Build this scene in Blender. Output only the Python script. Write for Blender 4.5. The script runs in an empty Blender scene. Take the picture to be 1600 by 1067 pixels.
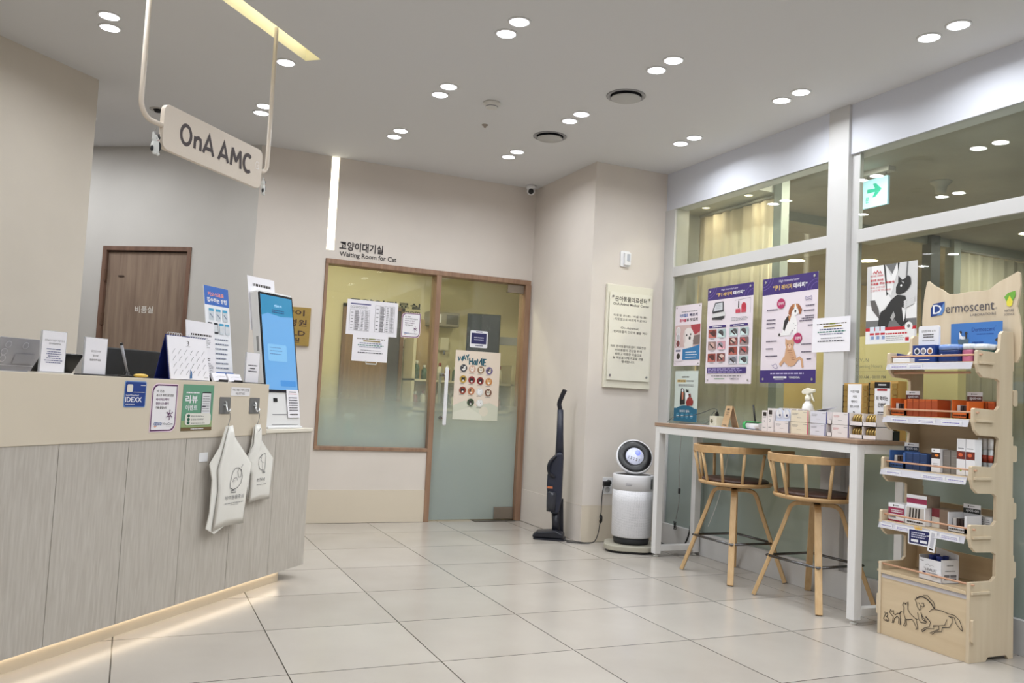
import bpy, bmesh, math, random
from mathutils import Vector, Matrix, geometry
random.seed(7)
PI = math.pi
SC = bpy.context.scene
COL = SC.collection

# ------------------------------------------------------------------ camera, world, exposure
cam_data = bpy.data.cameras.new('camera')
cam = bpy.data.objects.new('camera', cam_data); COL.objects.link(cam)
R_ = Vector((0.910398, -0.410656, 0.050369)); U_ = Vector((-0.072705, -0.038944, 0.996593)); F_ = Vector((0.407296, 0.910958, 0.065311))
cm = Matrix((R_, U_, -F_)).transposed().to_4x4()
cm.translation = Vector((0, 0, 1.0657))
cam.matrix_world = cm
cam_data.sensor_width = 36.0
cam_data.lens = 1318.31 * 36 / 1600
cam_data.clip_start = 0.05
SC.camera = cam
SC.view_settings.view_transform = 'Standard'
SC.view_settings.look = 'None'
SC.view_settings.gamma = 1.0
SC.view_settings.use_curve_mapping = False
SC.view_settings.exposure = 0.0
world = bpy.data.worlds.new('world'); SC.world = world
world.use_nodes = True
world.node_tree.nodes['Background'].inputs[0].default_value = (0.75, 0.83, 1.0, 1)
world.node_tree.nodes['Background'].inputs[1].default_value = 0.35
DOWN_W = 3.3          # watts of each ceiling downlight
CEIL = 2.915

# ------------------------------------------------------------------ materials
def lin(c):
    c = c / 255.0
    return c / 12.92 if c <= 0.04045 else ((c + 0.055) / 1.055) ** 2.4
_M = {}
def M(rgb, rough=0.5, metal=0.0, em=0.0, noise=0.0, nscale=6.0, bump=0.0, stretch=None, alpha=None, spec=0.5, trans=0.0):
    """procedural principled material; rgb in 0..255 sRGB"""
    key = (tuple(rgb), rough, metal, em, noise, nscale, bump, stretch, alpha, spec, trans)
    if key in _M: return _M[key]
    m = bpy.data.materials.new('surface'); m.use_nodes = True
    nt = m.node_tree; b = nt.nodes['Principled BSDF']
    c = tuple(lin(v) for v in rgb) + (1,)
    b.inputs['Base Color'].default_value = c
    b.inputs['Roughness'].default_value = rough
    b.inputs['Metallic'].default_value = metal
    b.inputs['Specular IOR Level'].default_value = spec
    if trans: b.inputs['Transmission Weight'].default_value = trans
    if alpha is not None: b.inputs['Alpha'].default_value = alpha
    if em:
        b.inputs['Emission Color'].default_value = c
        b.inputs['Emission Strength'].default_value = em
    if noise or bump:
        tc = nt.nodes.new('ShaderNodeTexCoord'); mp = nt.nodes.new('ShaderNodeMapping')
        if stretch: mp.inputs['Scale'].default_value = stretch
        n = nt.nodes.new('ShaderNodeTexNoise'); n.inputs['Scale'].default_value = nscale
        n.inputs['Detail'].default_value = 5
        nt.links.new(tc.outputs['Object'], mp.inputs[0]); nt.links.new(mp.outputs[0], n.inputs['Vector'])
        if noise:
            r = nt.nodes.new('ShaderNodeValToRGB')
            r.color_ramp.elements[0].position = 0.3; r.color_ramp.elements[1].position = 0.7
            r.color_ramp.elements[0].color = tuple(max(0, v * (1 - noise)) for v in c[:3]) + (1,)
            r.color_ramp.elements[1].color = tuple(min(1, v * (1 + noise)) for v in c[:3]) + (1,)
            nt.links.new(n.outputs['Fac'], r.inputs[0]); nt.links.new(r.outputs[0], b.inputs['Base Color'])
        if bump:
            bp = nt.nodes.new('ShaderNodeBump'); bp.inputs['Strength'].default_value = bump
            bp.inputs['Distance'].default_value = 0.002
            nt.links.new(n.outputs['Fac'], bp.inputs['Height']); nt.links.new(bp.outputs[0], b.inputs['Normal'])
    _M[key] = m
    return m

def glass_mat(name, tint, film=None, film_rgb=(190, 205, 200), refl=1.0, top=1.0):
    """thin pane: transparent + fresnel mirror; film = (z_low, z_high) frosted film fading out upwards (world heights)"""
    m = bpy.data.materials.new(name); m.use_nodes = True
    nt = m.node_tree; nt.nodes.clear(); L = nt.links.new
    out = nt.nodes.new('ShaderNodeOutputMaterial')
    tr = nt.nodes.new('ShaderNodeBsdfTransparent'); tr.inputs[0].default_value = tuple(lin(v) for v in tint) + (1,)
    gl = nt.nodes.new('ShaderNodeBsdfGlossy'); gl.inputs['Roughness'].default_value = 0.0
    gl.inputs[0].default_value = (refl, refl, refl, 1)
    fr = nt.nodes.new('ShaderNodeFresnel')
    gb = nt.nodes.new('ShaderNodeNewGeometry'); bi = nt.nodes.new('ShaderNodeMapRange')   # same mirror strength from either side of the thin pane
    bi.inputs['To Min'].default_value = 1.42; bi.inputs['To Max'].default_value = 1 / 1.42
    L(gb.outputs['Backfacing'], bi.inputs['Value']); L(bi.outputs[0], fr.inputs[0])
    mx = nt.nodes.new('ShaderNodeMixShader')
    L(fr.outputs[0], mx.inputs[0]); L(tr.outputs[0], mx.inputs[1]); L(gl.outputs[0], mx.inputs[2])
    last = mx
    if film:
        df = nt.nodes.new('ShaderNodeBsdfDiffuse'); df.inputs[0].default_value = tuple(lin(v) for v in film_rgb) + (1,)
        tl = nt.nodes.new('ShaderNodeBsdfTranslucent'); tl.inputs[0].default_value = tuple(lin(v) for v in film_rgb) + (1,)
        fm = nt.nodes.new('ShaderNodeMixShader'); fm.inputs[0].default_value = 0.5
        L(df.outputs[0], fm.inputs[1]); L(tl.outputs[0], fm.inputs[2])
        geo = nt.nodes.new('ShaderNodeNewGeometry'); sp = nt.nodes.new('ShaderNodeSeparateXYZ')
        L(geo.outputs['Position'], sp.inputs[0])
        mr = nt.nodes.new('ShaderNodeMapRange'); mr.interpolation_type = 'SMOOTHSTEP'
        mr.inputs['From Min'].default_value = film[0]; mr.inputs['From Max'].default_value = film[1]
        mr.inputs['To Min'].default_value = film[2] if len(film) > 2 else 0.93; mr.inputs['To Max'].default_value = film[3] if len(film) > 3 else 0.04
        L(sp.outputs['Z'], mr.inputs['Value'])
        g2 = nt.nodes.new('ShaderNodeBsdfGlossy'); g2.inputs['Roughness'].default_value = 0.03
        f2 = nt.nodes.new('ShaderNodeMixShader'); fr2 = nt.nodes.new('ShaderNodeFresnel'); L(bi.outputs[0], fr2.inputs[0])
        L(fr2.outputs[0], f2.inputs[0]); L(fm.outputs[0], f2.inputs[1]); L(g2.outputs[0], f2.inputs[2])
        m2 = nt.nodes.new('ShaderNodeMixShader')
        L(mr.outputs[0], m2.inputs[0]); L(last.outputs[0], m2.inputs[1]); L(f2.outputs[0], m2.inputs[2])
        last = m2
    L(last.outputs[0], out.inputs[0])
    return m

def wood_mat(rgb, rgb2, rough=0.45, axis='Z', scale=14.0, dist=2.0):
    key = ('wood', rgb, rgb2, rough, axis, scale, dist)
    if key in _M: return _M[key]
    m = bpy.data.materials.new('wood_grain'); m.use_nodes = True
    nt = m.node_tree; b = nt.nodes['Principled BSDF']; L = nt.links.new
    tc = nt.nodes.new('ShaderNodeTexCoord'); mp = nt.nodes.new('ShaderNodeMapping')
    s = {'X': (0.08, 1, 1), 'Y': (1, 0.08, 1), 'Z': (1, 1, 0.08)}[axis]
    mp.inputs['Scale'].default_value = s
    n = nt.nodes.new('ShaderNodeTexNoise'); n.inputs['Scale'].default_value = scale * 3; n.inputs['Detail'].default_value = 6
    n.inputs['Distortion'].default_value = dist * 0.2
    r = nt.nodes.new('ShaderNodeValToRGB')
    r.color_ramp.elements[0].position = 0.32; r.color_ramp.elements[1].position = 0.68
    r.color_ramp.elements[0].color = tuple(lin(v) for v in rgb2) + (1,)
    r.color_ramp.elements[1].color = tuple(lin(v) for v in rgb) + (1,)
    L(tc.outputs['Object'], mp.inputs[0]); L(mp.outputs[0], n.inputs['Vector']); L(n.outputs['Fac'], r.inputs[0])
    L(r.outputs[0], b.inputs['Base Color']); b.inputs['Roughness'].default_value = rough
    _M[key] = m
    return m

def floor_mat():
    m = bpy.data.materials.new('floor_tiles'); m.use_nodes = True
    nt = m.node_tree; b = nt.nodes['Principled BSDF']; L = nt.links.new
    def math_(op, a=None, v=None, a2=None):
        n = nt.nodes.new('ShaderNodeMath'); n.operation = op
        if a is not None: L(a, n.inputs[0])
        if a2 is not None: L(a2, n.inputs[1])
        elif v is not None: n.inputs[1].default_value = v
        return n.outputs[0]
    geo = nt.nodes.new('ShaderNodeNewGeometry'); sp = nt.nodes.new('ShaderNodeSeparateXYZ'); L(geo.outputs['Position'], sp.inputs[0])
    cells = []; edges = []
    for ax, o0 in (('X', 1.806), ('Y', 6.230)):
        t = math_('DIVIDE', math_('SUBTRACT', sp.outputs[ax], o0), 0.6)
        cells.append(math_('FLOOR', t)); fr = math_('FRACT', t)
        edges.append(math_('MINIMUM', fr, None, math_('SUBTRACT', fr, None)) if False else fr)
    # distance to the nearest joint on each axis
    ds = []
    for fr in edges:
        inv = nt.nodes.new('ShaderNodeMath'); inv.operation = 'SUBTRACT'; inv.inputs[0].default_value = 1.0; L(fr, inv.inputs[1])
        ds.append(math_('MINIMUM', fr, None, inv.outputs[0]))
    d = math_('MINIMUM', ds[0], None, ds[1])
    joint = math_('LESS_THAN', d, 0.0042)
    cb = nt.nodes.new('ShaderNodeCombineXYZ'); L(cells[0], cb.inputs[0]); L(cells[1], cb.inputs[1])
    wn = nt.nodes.new('ShaderNodeTexWhiteNoise'); L(cb.outputs[0], wn.inputs['Vector'])
    n = nt.nodes.new('ShaderNodeTexNoise'); n.inputs['Scale'].default_value = 2.2; n.inputs['Detail'].default_value = 4
    L(geo.outputs['Position'], n.inputs['Vector'])
    mix = math_('ADD', math_('MULTIPLY', wn.outputs['Value'], 0.35), None, math_('MULTIPLY', n.outputs['Fac'], 0.65))
    r = nt.nodes.new('ShaderNodeValToRGB')
    r.color_ramp.elements[0].position = 0.2; r.color_ramp.elements[1].position = 0.8
    r.color_ramp.elements[0].color = tuple(lin(v) for v in (167, 160, 152)) + (1,)
    r.color_ramp.elements[1].color = tuple(lin(v) for v in (187, 181, 173)) + (1,)
    L(mix, r.inputs[0])
    mc = nt.nodes.new('ShaderNodeMix'); mc.data_type = 'RGBA'
    L(joint, mc.inputs[0]); L(r.outputs[0], mc.inputs[6]); mc.inputs[7].default_value = (0.02, 0.017, 0.014, 1)
    L(mc.outputs[2], b.inputs['Base Color'])
    b.inputs['Roughness'].default_value = 0.22
    b.inputs['Specular IOR Level'].default_value = 0.5
    return m

WALL = M((217, 209, 201), 0.85, noise=0.025, nscale=3, spec=0.2)
WALL_G = M((200, 197, 192), 0.85, noise=0.025, nscale=3, spec=0.2)
CREAM = M((213, 202, 184), 0.5, noise=0.02, nscale=2, spec=0.35)
WHITE = M((232, 232, 234), 0.4, noise=0.01)
PAPER = M((236, 234, 240), 0.7)
BLACK = M((16, 16, 18), 0.4)
INK = M((35, 33, 38), 0.7)
GREY = M((120, 120, 125), 0.5)
STEEL = M((190, 190, 190), 0.25, metal=1.0)
NAVY = M((24, 30, 86), 0.5)

# ------------------------------------------------------------------ mesh builder
_TXT = {}
def text_polys(s, bold=0.0):
    k = (s, bold)
    if k in _TXT: return _TXT[k]
    cu = bpy.data.curves.new('lettering', 'FONT'); cu.body = s; cu.size = 1; cu.resolution_u = 2; cu.offset = bold
    ob = bpy.data.objects.new('lettering', cu); COL.objects.link(ob)
    dg = bpy.context.evaluated_depsgraph_get()
    me = bpy.data.meshes.new_from_object(ob.evaluated_get(dg))
    vs = [(v.co.x, v.co.y) for v in me.vertices]; fs = [tuple(p.vertices) for p in me.polygons]
    bpy.data.objects.remove(ob); bpy.data.curves.remove(cu); bpy.data.meshes.remove(me)
    if vs:
        x0 = min(v[0] for v in vs); x1 = max(v[0] for v in vs); y0 = min(v[1] for v in vs); y1 = max(v[1] for v in vs)
        vs = [(v[0] - (x0 + x1) / 2, v[1] - (y0 + y1) / 2) for v in vs]
        wh = (x1 - x0, y1 - y0)
    else: wh = (1, 1)
    _TXT[k] = (vs, fs, wh)
    return _TXT[k]

class MB:
    def __init__(s):
        s.v = []; s.f = []; s.mi = []; s.sm = []; s.mats = []; s.X = Matrix.Identity(4)
    def add(s, vs, fs, m, smooth=False):
        if m not in s.mats: s.mats.append(m)
        k = s.mats.index(m); o = len(s.v)
        s.v += [tuple(s.X @ Vector(p)) for p in vs]
        for f in fs:
            s.f.append(tuple(i + o for i in f)); s.mi.append(k); s.sm.append(smooth)
        return s
    def box(s, x0, x1, y0, y1, z0, z1, m):
        vs = [(x, y, z) for x in (x0, x1) for y in (y0, y1) for z in (z0, z1)]
        return s.add(vs, [(0, 1, 3, 2), (4, 6, 7, 5), (0, 4, 5, 1), (2, 3, 7, 6), (0, 2, 6, 4), (1, 5, 7, 3)], m)
    def frustum(s, cx, cy, z0, z1, wx0, wy0, wx1, wy1, m, dx=0, dy=0):
        vs = []
        for z, wx, wy, ox, oy in ((z0, wx0, wy0, 0, 0), (z1, wx1, wy1, dx, dy)):
            vs += [(cx + ox - wx / 2, cy + oy - wy / 2, z), (cx + ox + wx / 2, cy + oy - wy / 2, z), (cx + ox + wx / 2, cy + oy + wy / 2, z), (cx + ox - wx / 2, cy + oy + wy / 2, z)]
        return s.add(vs, [(0, 3, 2, 1), (4, 5, 6, 7), (0, 1, 5, 4), (1, 2, 6, 5), (2, 3, 7, 6), (3, 0, 4, 7)], m)
    def prism(s, poly, axis, a, b, m, smooth=False):
        """poly in the plane across axis: x->(y,z), y->(x,z), z->(x,y)"""
        n = len(poly)
        def P(p, t): return {'x': (t, p[0], p[1]), 'y': (p[0], t, p[1]), 'z': (p[0], p[1], t)}[axis]
        vs = [P(p, a) for p in poly] + [P(p, b) for p in poly]
        s.add(vs, [tuple(range(n)), tuple(range(2 * n - 1, n - 1, -1))], m)
        s.add(vs, [(i, (i + 1) % n, n + (i + 1) % n, n + i) for i in range(n)], m, smooth)
        return s
    def lathe(s, prof, m, n=28, c=(0, 0, 0), smooth=True, sx=1.0, sy=1.0):
        vs = []; fs = []
        for r, z in prof:
            for k in range(n):
                a = 2 * PI * k / n; vs.append((c[0] + r * sx * math.cos(a), c[1] + r * sy * math.sin(a), c[2] + z))
        for i in range(len(prof) - 1):
            for k in range(n):
                fs.append((i * n + k, i * n + (k + 1) % n, (i + 1) * n + (k + 1) % n, (i + 1) * n + k))
        s.add(vs, fs, m, smooth)
        caps = []
        if prof[0][0] > 1e-6: caps.append(tuple(range(n))[::-1])
        if prof[-1][0] > 1e-6: caps.append(tuple((len(prof) - 1) * n + k for k in range(n)))
        if caps: s.add(vs, caps, m)
        return s
    def tube(s, pts, r, m, n=8, sec=None, closed=False, smooth=True, up=(0, 0, 1)):
        """sweep; r number or list; sec = list of (a,b) unit section points"""
        P = [Vector(p) for p in pts]; N = len(P)
        rs = r if isinstance(r, (list, tuple)) else [r] * N
        if sec is None: sec = [(math.cos(2 * PI * k / n), math.sin(2 * PI * k / n)) for k in range(n)]
        n = len(sec); vs = []; prev = None
        for i in range(N):
            if closed: t = P[(i + 1) % N] - P[i - 1]
            else: t = P[min(i + 1, N - 1)] - P[max(i - 1, 0)]
            t.normalize()
            if prev is None:
                u = Vector(up) - Vector(up).dot(t) * t
                if u.length < 1e-3: u = Vector((1, 0, 0)) - t.x * t
            else: u = prev - prev.dot(t) * t
            u.normalize(); prev = u; w = t.cross(u)
            for a, b in sec: vs.append(tuple(P[i] + (w * a + u * b) * rs[i]))
        fs = []
        for i in range(N if closed else N - 1):
            j = (i + 1) % N
            for k in range(n): fs.append((i * n + k, i * n + (k + 1) % n, j * n + (k + 1) % n, j * n + k))
        s.add(vs, fs, m, smooth)
        if not closed: s.add(vs, [tuple(range(n))[::-1], tuple((N - 1) * n + k for k in range(n))], m)
        return s
    def sphere(s, c, r, m, n=14, sc=(1, 1, 1)):
        prof = [(math.sin(PI * k / n) * r, -math.cos(PI * k / n) * r * sc[2]) for k in range(n + 1)]
        prof[0] = (0, prof[0][1]); prof[-1] = (0, prof[-1][1])
        return s.lathe(prof, m, n * 2, c, True, sc[0], sc[1])
    def build(s, name, parent=None, loc=None, rot=None, bevel=0.0, kind=None):
        me = bpy.data.meshes.new(name); me.from_pydata(s.v, [], s.f)
        for m in s.mats: me.materials.append(m)
        for p, k, sm in zip(me.polygons, s.mi, s.sm): p.material_index = k; p.use_smooth = sm
        bm = bmesh.new(); bm.from_mesh(me)
        bmesh.ops.remove_doubles(bm, verts=bm.verts, dist=1e-6)
        bmesh.ops.recalc_face_normals(bm, faces=bm.faces)
        bm.to_mesh(me); bm.free()
        o = bpy.data.objects.new(name, me); COL.objects.link(o)
        if parent: o.parent = parent
        if loc: o.location = loc
        if rot is not None: o.rotation_euler = rot if isinstance(rot, (tuple, list)) else (0, 0, rot)
        if bevel:
            md = o.modifiers.new('bevel', 'BEVEL'); md.width = bevel; md.segments = 2; md.limit_method = 'ANGLE'; md.angle_limit = math.radians(50)
        if kind: o['kind'] = kind
        return o

def rrect(w, h, r, n=5, cx=0, cz=0, corners=(1, 1, 1, 1)):
    """rounded rectangle outline; corners: BL BR TR TL"""
    out = []
    for (sx, sz, a0), c in zip(((-1, -1, PI), (1, -1, 1.5 * PI), (1, 1, 0), (-1, 1, 0.5 * PI)), corners):
        if not c or r <= 0: out.append((cx + sx * w / 2, cz + sz * h / 2)); continue
        ox = cx + sx * (w / 2 - r); oz = cz + sz * (h / 2 - r)
        for k in range(n + 1):
            a = a0 + 0.5 * PI * k / n; out.append((ox + r * math.cos(a), oz + r * math.sin(a)))
    return out

class Sheet(MB):
    """a printed sheet: local x right, z up, face towards -y. Print coordinates: 0..1 from top left."""
    def __init__(s, W, H, m=None, t=0.0012, r=0.0, corners=(1, 1, 1, 1), y=0.0, cx=0.0, cz=0.0, X=None):
        super().__init__(); s.X = X or s.X; s.W = W; s.H = H; s.y = y - t; s.k = 0; s.cx = cx; s.cz = cz
        if m: s.prism(rrect(W, H, r, 5, cx, cz, corners), 'y', y - t, y, m)
    def p(s, u, v): return (s.cx + (u - 0.5) * s.W, s.cz + (0.5 - v) * s.H)
    def lay(s):
        s.k += 1; return s.y - 0.00018 * min(s.k, 12) - 0.00002 * s.k
    def poly(s, pts, m, y=None):
        y = s.lay() if y is None else y
        q = [s.p(*a) for a in pts]
        tr = geometry.tessellate_polygon([[Vector((a[0], a[1], 0)) for a in q]])
        s.add([(a[0], y, a[1]) for a in q], [tuple(t) for t in tr], m); return s
    def rect(s, u0, v0, u1, v1, m, r=0.0, y=None):
        if r:
            w = abs(u1 - u0) * s.W; h = abs(v1 - v0) * s.H; c = s.p((u0 + u1) / 2, (v0 + v1) / 2)
            q = rrect(w, h, r, 4, c[0], c[1]); y = s.lay() if y is None else y
            s.add([(a[0], y, a[1]) for a in q], [tuple(range(len(q)))], m); return s
        return s.poly([(u0, v0), (u1, v0), (u1, v1), (u0, v1)], m, y)
    def circ(s, u, v, r, m, n=18, sy=1.0, sx=1.0):
        c = s.p(u, v); y = s.lay(); r = r * s.W
        s.add([(c[0] + sx * r * math.cos(2 * PI * k / n), y, c[1] + sy * r * math.sin(2 * PI * k / n)) for k in range(n)], [tuple(range(n))], m); return s
    def line(s, pts, w, m, closed=False):
        """polyline of width w (fraction of sheet width)"""
        y = s.lay(); q = [Vector(s.p(*a)) for a in pts]; w = w * s.W / 2
        N = len(q); vs = []; 
        for i in range(N):
            a = q[i - 1] if (i or closed) else q[i]; b = q[(i + 1) % N] if (i < N - 1 or closed) else q[i]
            t = (b - a); t = t.normalized() if t.length > 1e-9 else Vector((1, 0)); e1 = q[i] - a
            co = abs(t.dot(e1.normalized())) if e1.length > 1e-9 and (b - q[i]).length > 1e-9 else 1.0
            nn = Vector((-t.y, t.x)) * (w / max(co, 0.45))
            vs += [(q[i].x + nn.x, y, q[i].y + nn.y), (q[i].x - nn.x, y, q[i].y - nn.y)]
        fs = [(2 * i, 2 * i + 1, 2 * ((i + 1) % N) + 1, 2 * ((i + 1) % N)) for i in range(N if closed else N - 1)]
        s.add(vs, fs, m); return s
    def text(s, t, u0, v0, u1, v1, m, bold=0.0, y=None, skew=0.0):
        vs, fs, (w, h) = text_polys(t, bold); y = s.lay() if y is None else y
        a = s.p(u0, v0); b = s.p(u1, v1); W = b[0] - a[0]; H = a[1] - b[1]; cx = (a[0] + b[0]) / 2; cz = (a[1] + b[1]) / 2
        s.add([(cx + v[0] / w * W + skew * v[1] / h * H, y, cz + v[1] / h * H) for v in vs], fs, m); return s
    def micro(s, u0, v0, u1, v1, n, m, fill=0.45, center=False, ragged=0.25, seed=1):
        """n lines of print too small to read, as rows of short dashes"""
        rnd = random.Random(seed * 31 + n); y = s.lay(); dv = (v1 - v0) / n; vs = []; fs = []
        for i in range(n):
            e = u1 - (u1 - u0) * ragged * rnd.random(); L = e - u0; x = u0 + ((u1 - u0) - L) / 2 if center else u0
            e = x + L; va = v0 + dv * (i + 0.5 - fill / 2); vb = v0 + dv * (i + 0.5 + fill / 2)
            while x < e:
                w = (u1 - u0) * rnd.uniform(0.04, 0.13); xe = min(x + w, e); o = len(vs)
                a = s.p(x, va); b = s.p(xe, vb)
                vs += [(a[0], y, a[1]), (b[0], y, a[1]), (b[0], y, b[1]), (a[0], y, b[1])]; fs.append((o, o + 1, o + 2, o + 3))
                x = xe + (u1 - u0) * 0.022
        s.add(vs, fs, m); return s

# ------------------------------------------------------------------ naming
def tag(o, label, cat, group=None):
    o['label'] = label; o['category'] = cat
    if group: o['group'] = group
    return o
def thing(name, label, cat, loc=(0, 0, 0), rot=0.0, group=None):
    o = bpy.data.objects.new(name, None); COL.objects.link(o); o.empty_display_size = 0.1
    o.location = loc; o.rotation_euler = rot if isinstance(rot, tuple) else (0, 0, rot)
    return tag(o, label, cat, group)
def root(name, kind='structure', loc=(0, 0, 0), rot=0.0):
    o = bpy.data.objects.new(name, None); COL.objects.link(o); o.location = loc; o.rotation_euler = (0, 0, rot); o['kind'] = kind
    return o
def dup(o, loc=None, rot=None, label=None, group=None, parent=None):
    c = o.copy(); COL.objects.link(c)
    if parent: c.parent = parent
    if loc is not None: c.location = loc
    if rot is not None: c.rotation_euler = rot if isinstance(rot, tuple) else (0, 0, rot)
    if label: c['label'] = label
    if group: c['group'] = group
    for ch in list(o.children): dup(ch, parent=c)
    return c

# ------------------------------------------------------------------ ceiling downlights (the room's own lamps)
LENS = M((245, 246, 255), 0.4, em=9.0)
LENS.cycles.emission_sampling = 'NONE'
RING = M((225, 225, 225), 0.5)
def make_downlight():
    t = thing('ceiling_downlight', '', 'ceiling light')
    MB().lathe([(0.058, 0), (0.058, -0.004), (0.049, -0.006), (0.049, 0.0)], RING, 28).build('trim_ring', t)
    MB().lathe([(0.0, -0.0035), (0.048, -0.0035), (0.048, 0.0), (0.0, 0.0)], LENS, 28).build('lens', t)
    ld = bpy.data.lights.new('downlight_lamp', 'AREA'); ld.shape = 'DISK'; ld.size = 0.09; ld.energy = DOWN_W
    ld.color = (0.93, 0.965, 1.0); ld.spread = math.radians(158)
    lo = bpy.data.objects.new('lamp', ld); COL.objects.link(lo); lo.parent = t; lo.location = (0, 0, -0.0045)
    return t
_dl0 = make_downlight(); _dl_used = [False]
def downlight(x, y, label, z=CEIL):
    if not _dl_used[0]:
        _dl_used[0] = True; _dl0.location = (x, y, z); _dl0['label'] = label; _dl0['group'] = 'recessed ceiling downlights'
        return _dl0
    return dup(_dl0, (x, y, z), 0.0, label, 'recessed ceiling downlights')
XN = {-0.24: 'over the reception desk', 0.675: 'in line with the sign', 1.616: 'in the middle line', 2.53: 'in the air vent line', 3.42: 'nearest the glass partition'}
ROWN = {5.82: 'first row from the back', 4.82: 'second row', 3.8: 'third row', 2.775: 'fourth row', 1.75: 'fifth row', 0.73: 'sixth row', -0.3: 'seventh row', -1.3: 'eighth row'}
for gx in XN:
    for gy in ROWN:
        if gx == -0.24 and gy > 5: continue
        if gx == 3.42 and gy > 5: continue
        if gx == 0.675 and gy == 4.82:
            downlight(gx, 4.885, 'round ceiling downlight just behind the right pole of the hanging sign'); continue
        if gx == 0.675 and gy < 4: continue
        for sy, w in ((-0.08, 'near'), (0.08, 'far')):
            downlight(gx, gy + sy, 'ceiling downlight %s, %s, %s of its pair' % (XN[gx], ROWN[gy], w))
downlight(-0.42, 6.72, 'ceiling downlight half hidden by the edge of the left wall')
for yy in (1.6, 3.0): downlight(-1.7, yy, 'ceiling downlight above the staff side of the desk')

# ------------------------------------------------------------------ floor and ceiling
MB().box(-2.5, 9.6, -2.7, 9.2, -0.08, 0.0, floor_mat()).build('floor', kind='structure')
CEILM = M((215, 215, 216), 0.9, spec=0.15)
TH = math.radians(48); CD = Vector((math.cos(TH), math.sin(TH), 0)); CN = Vector((math.sin(TH), -math.cos(TH), 0))
CO = Vector((-0.128, 3.657, 0))
def C(u, v, z=0.0): p = CO + CD * u + CN * v; return (p.x, p.y, z)
slot = [C(-1.4, -0.10), C(1.455, -0.10), C(1.455, 0.0), C(-1.4, 0.0)]
outer = [(-2.5, -2.7), (3.83, -2.7), (3.83, 5.64), (3.16, 5.64), (3.16, 6.75), (0.79, 6.75), (0.2, 9.2), (-2.5, 9.2)]
polys = [[Vector((p[0], p[1], 0)) for p in outer], [Vector((p[0], p[1], 0)) for p in slot]]
flat = [v for q in polys for v in q]
tris = geometry.tessellate_polygon(polys)
mb = MB(); mb.add([(v.x, v.y, CEIL) for v in flat], [tuple(t) for t in tris], CEILM)
mb.add([(v.x, v.y, CEIL + 0.14) for v in flat[:len(outer)]], [tuple(range(len(outer)))], CEILM)
ceil_o = mb.build('ceiling', kind='structure')
COVE = M((226, 222, 200), 0.8)
mb = MB()
q = [(p[0], p[1]) for p in slot]
vs = [(a, b, CEIL) for a, b in q] + [(a, b, CEIL + 0.12) for a, b in q]
mb.add(vs, [(0, 1, 5, 4), (1, 2, 6, 5), (2, 3, 7, 6), (3, 0, 4, 7), (4, 5, 6, 7)], COVE)
cs = mb.build('trim_1', kind='structure')
# warm LED line lying inside the slot
sl = thing('cove_light', 'warm light line hidden inside the long diagonal ceiling slot', 'cove light', C(0.05, -0.016, CEIL + 0.10), TH)
MB().box(-1.4, 1.38, -0.012, 0.012, -0.01, 0.01, M((255, 249, 225), em=5.0)).build('led_strip', sl)

# ------------------------------------------------------------------ lobby walls
def struct(name, mb, **k): return mb.build(name, kind='structure', **k)
struct('wall_left', MB().prism([(-2.2, 3.964), (-0.321, 5.82), (-0.62, 6.12), (-2.5, 4.264)], 'z', 0, CEIL, M((208, 200, 188), 0.85, noise=0.025, nscale=3, spec=0.2)))
struct('wall_far_left', MB().box(-2.62, -2.5, -2.7, 9.2, 0, CEIL, WALL))
struct('wall_front', MB().box(-2.5, 9.6, -2.82, -2.7, 0, CEIL, WALL))
YD = 6.70
# back wall with the cat waiting room front, light strip recess included
w = MB()
w.box(0.79, 1.337, YD, YD + 0.12, 0, CEIL, WALL)
w.box(1.337, 1.40, YD, YD + 0.12, 2.09, 2.162, WALL); w.box(1.337, 1.40, YD + 0.03, YD + 0.12, 2.162, CEIL, WALL)
w.box(1.40, 3.30, YD, YD + 0.12, 2.09, CEIL, WALL)
w.box(1.337, 2.275, YD, YD + 0.12, 0, 0.585, WALL); w.box(3.146, 3.30, YD, YD + 0.12, 0, 2.09, WALL)
struct('wall_back', w)
struct('baseboard_back', MB().box(1.0, 2.275, YD - 0.006, YD, 0.002, 0.262, CREAM), bevel=0.0015)
struct('wall_back_right', MB().box(3.16, 3.30, 5.63, YD, 0, CEIL, WALL).box(3.30, 3.84, 5.63, 5.75, 0, CEIL, WALL))
struct('baseboard_back_right', MB().box(3.154, 3.82, 5.624, 5.630, 0.002, 0.275, CREAM).box(3.154, 3.160, 5.624, 6.69, 0.002, 0.275, WALL), bevel=0.0015)
# light strip in the wall
ls = thing('wall_light_strip', 'tall glowing warm white light strip set in the wall left of the cat waiting room', 'light strip', (1.3685, YD + 0.028, 2.164))
MB().box(-0.0305, 0.0305, -0.02, 0, 0, CEIL - 2.17, M((255, 250, 226), 0.4, em=2.6)).build('diffuser', ls)

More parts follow.
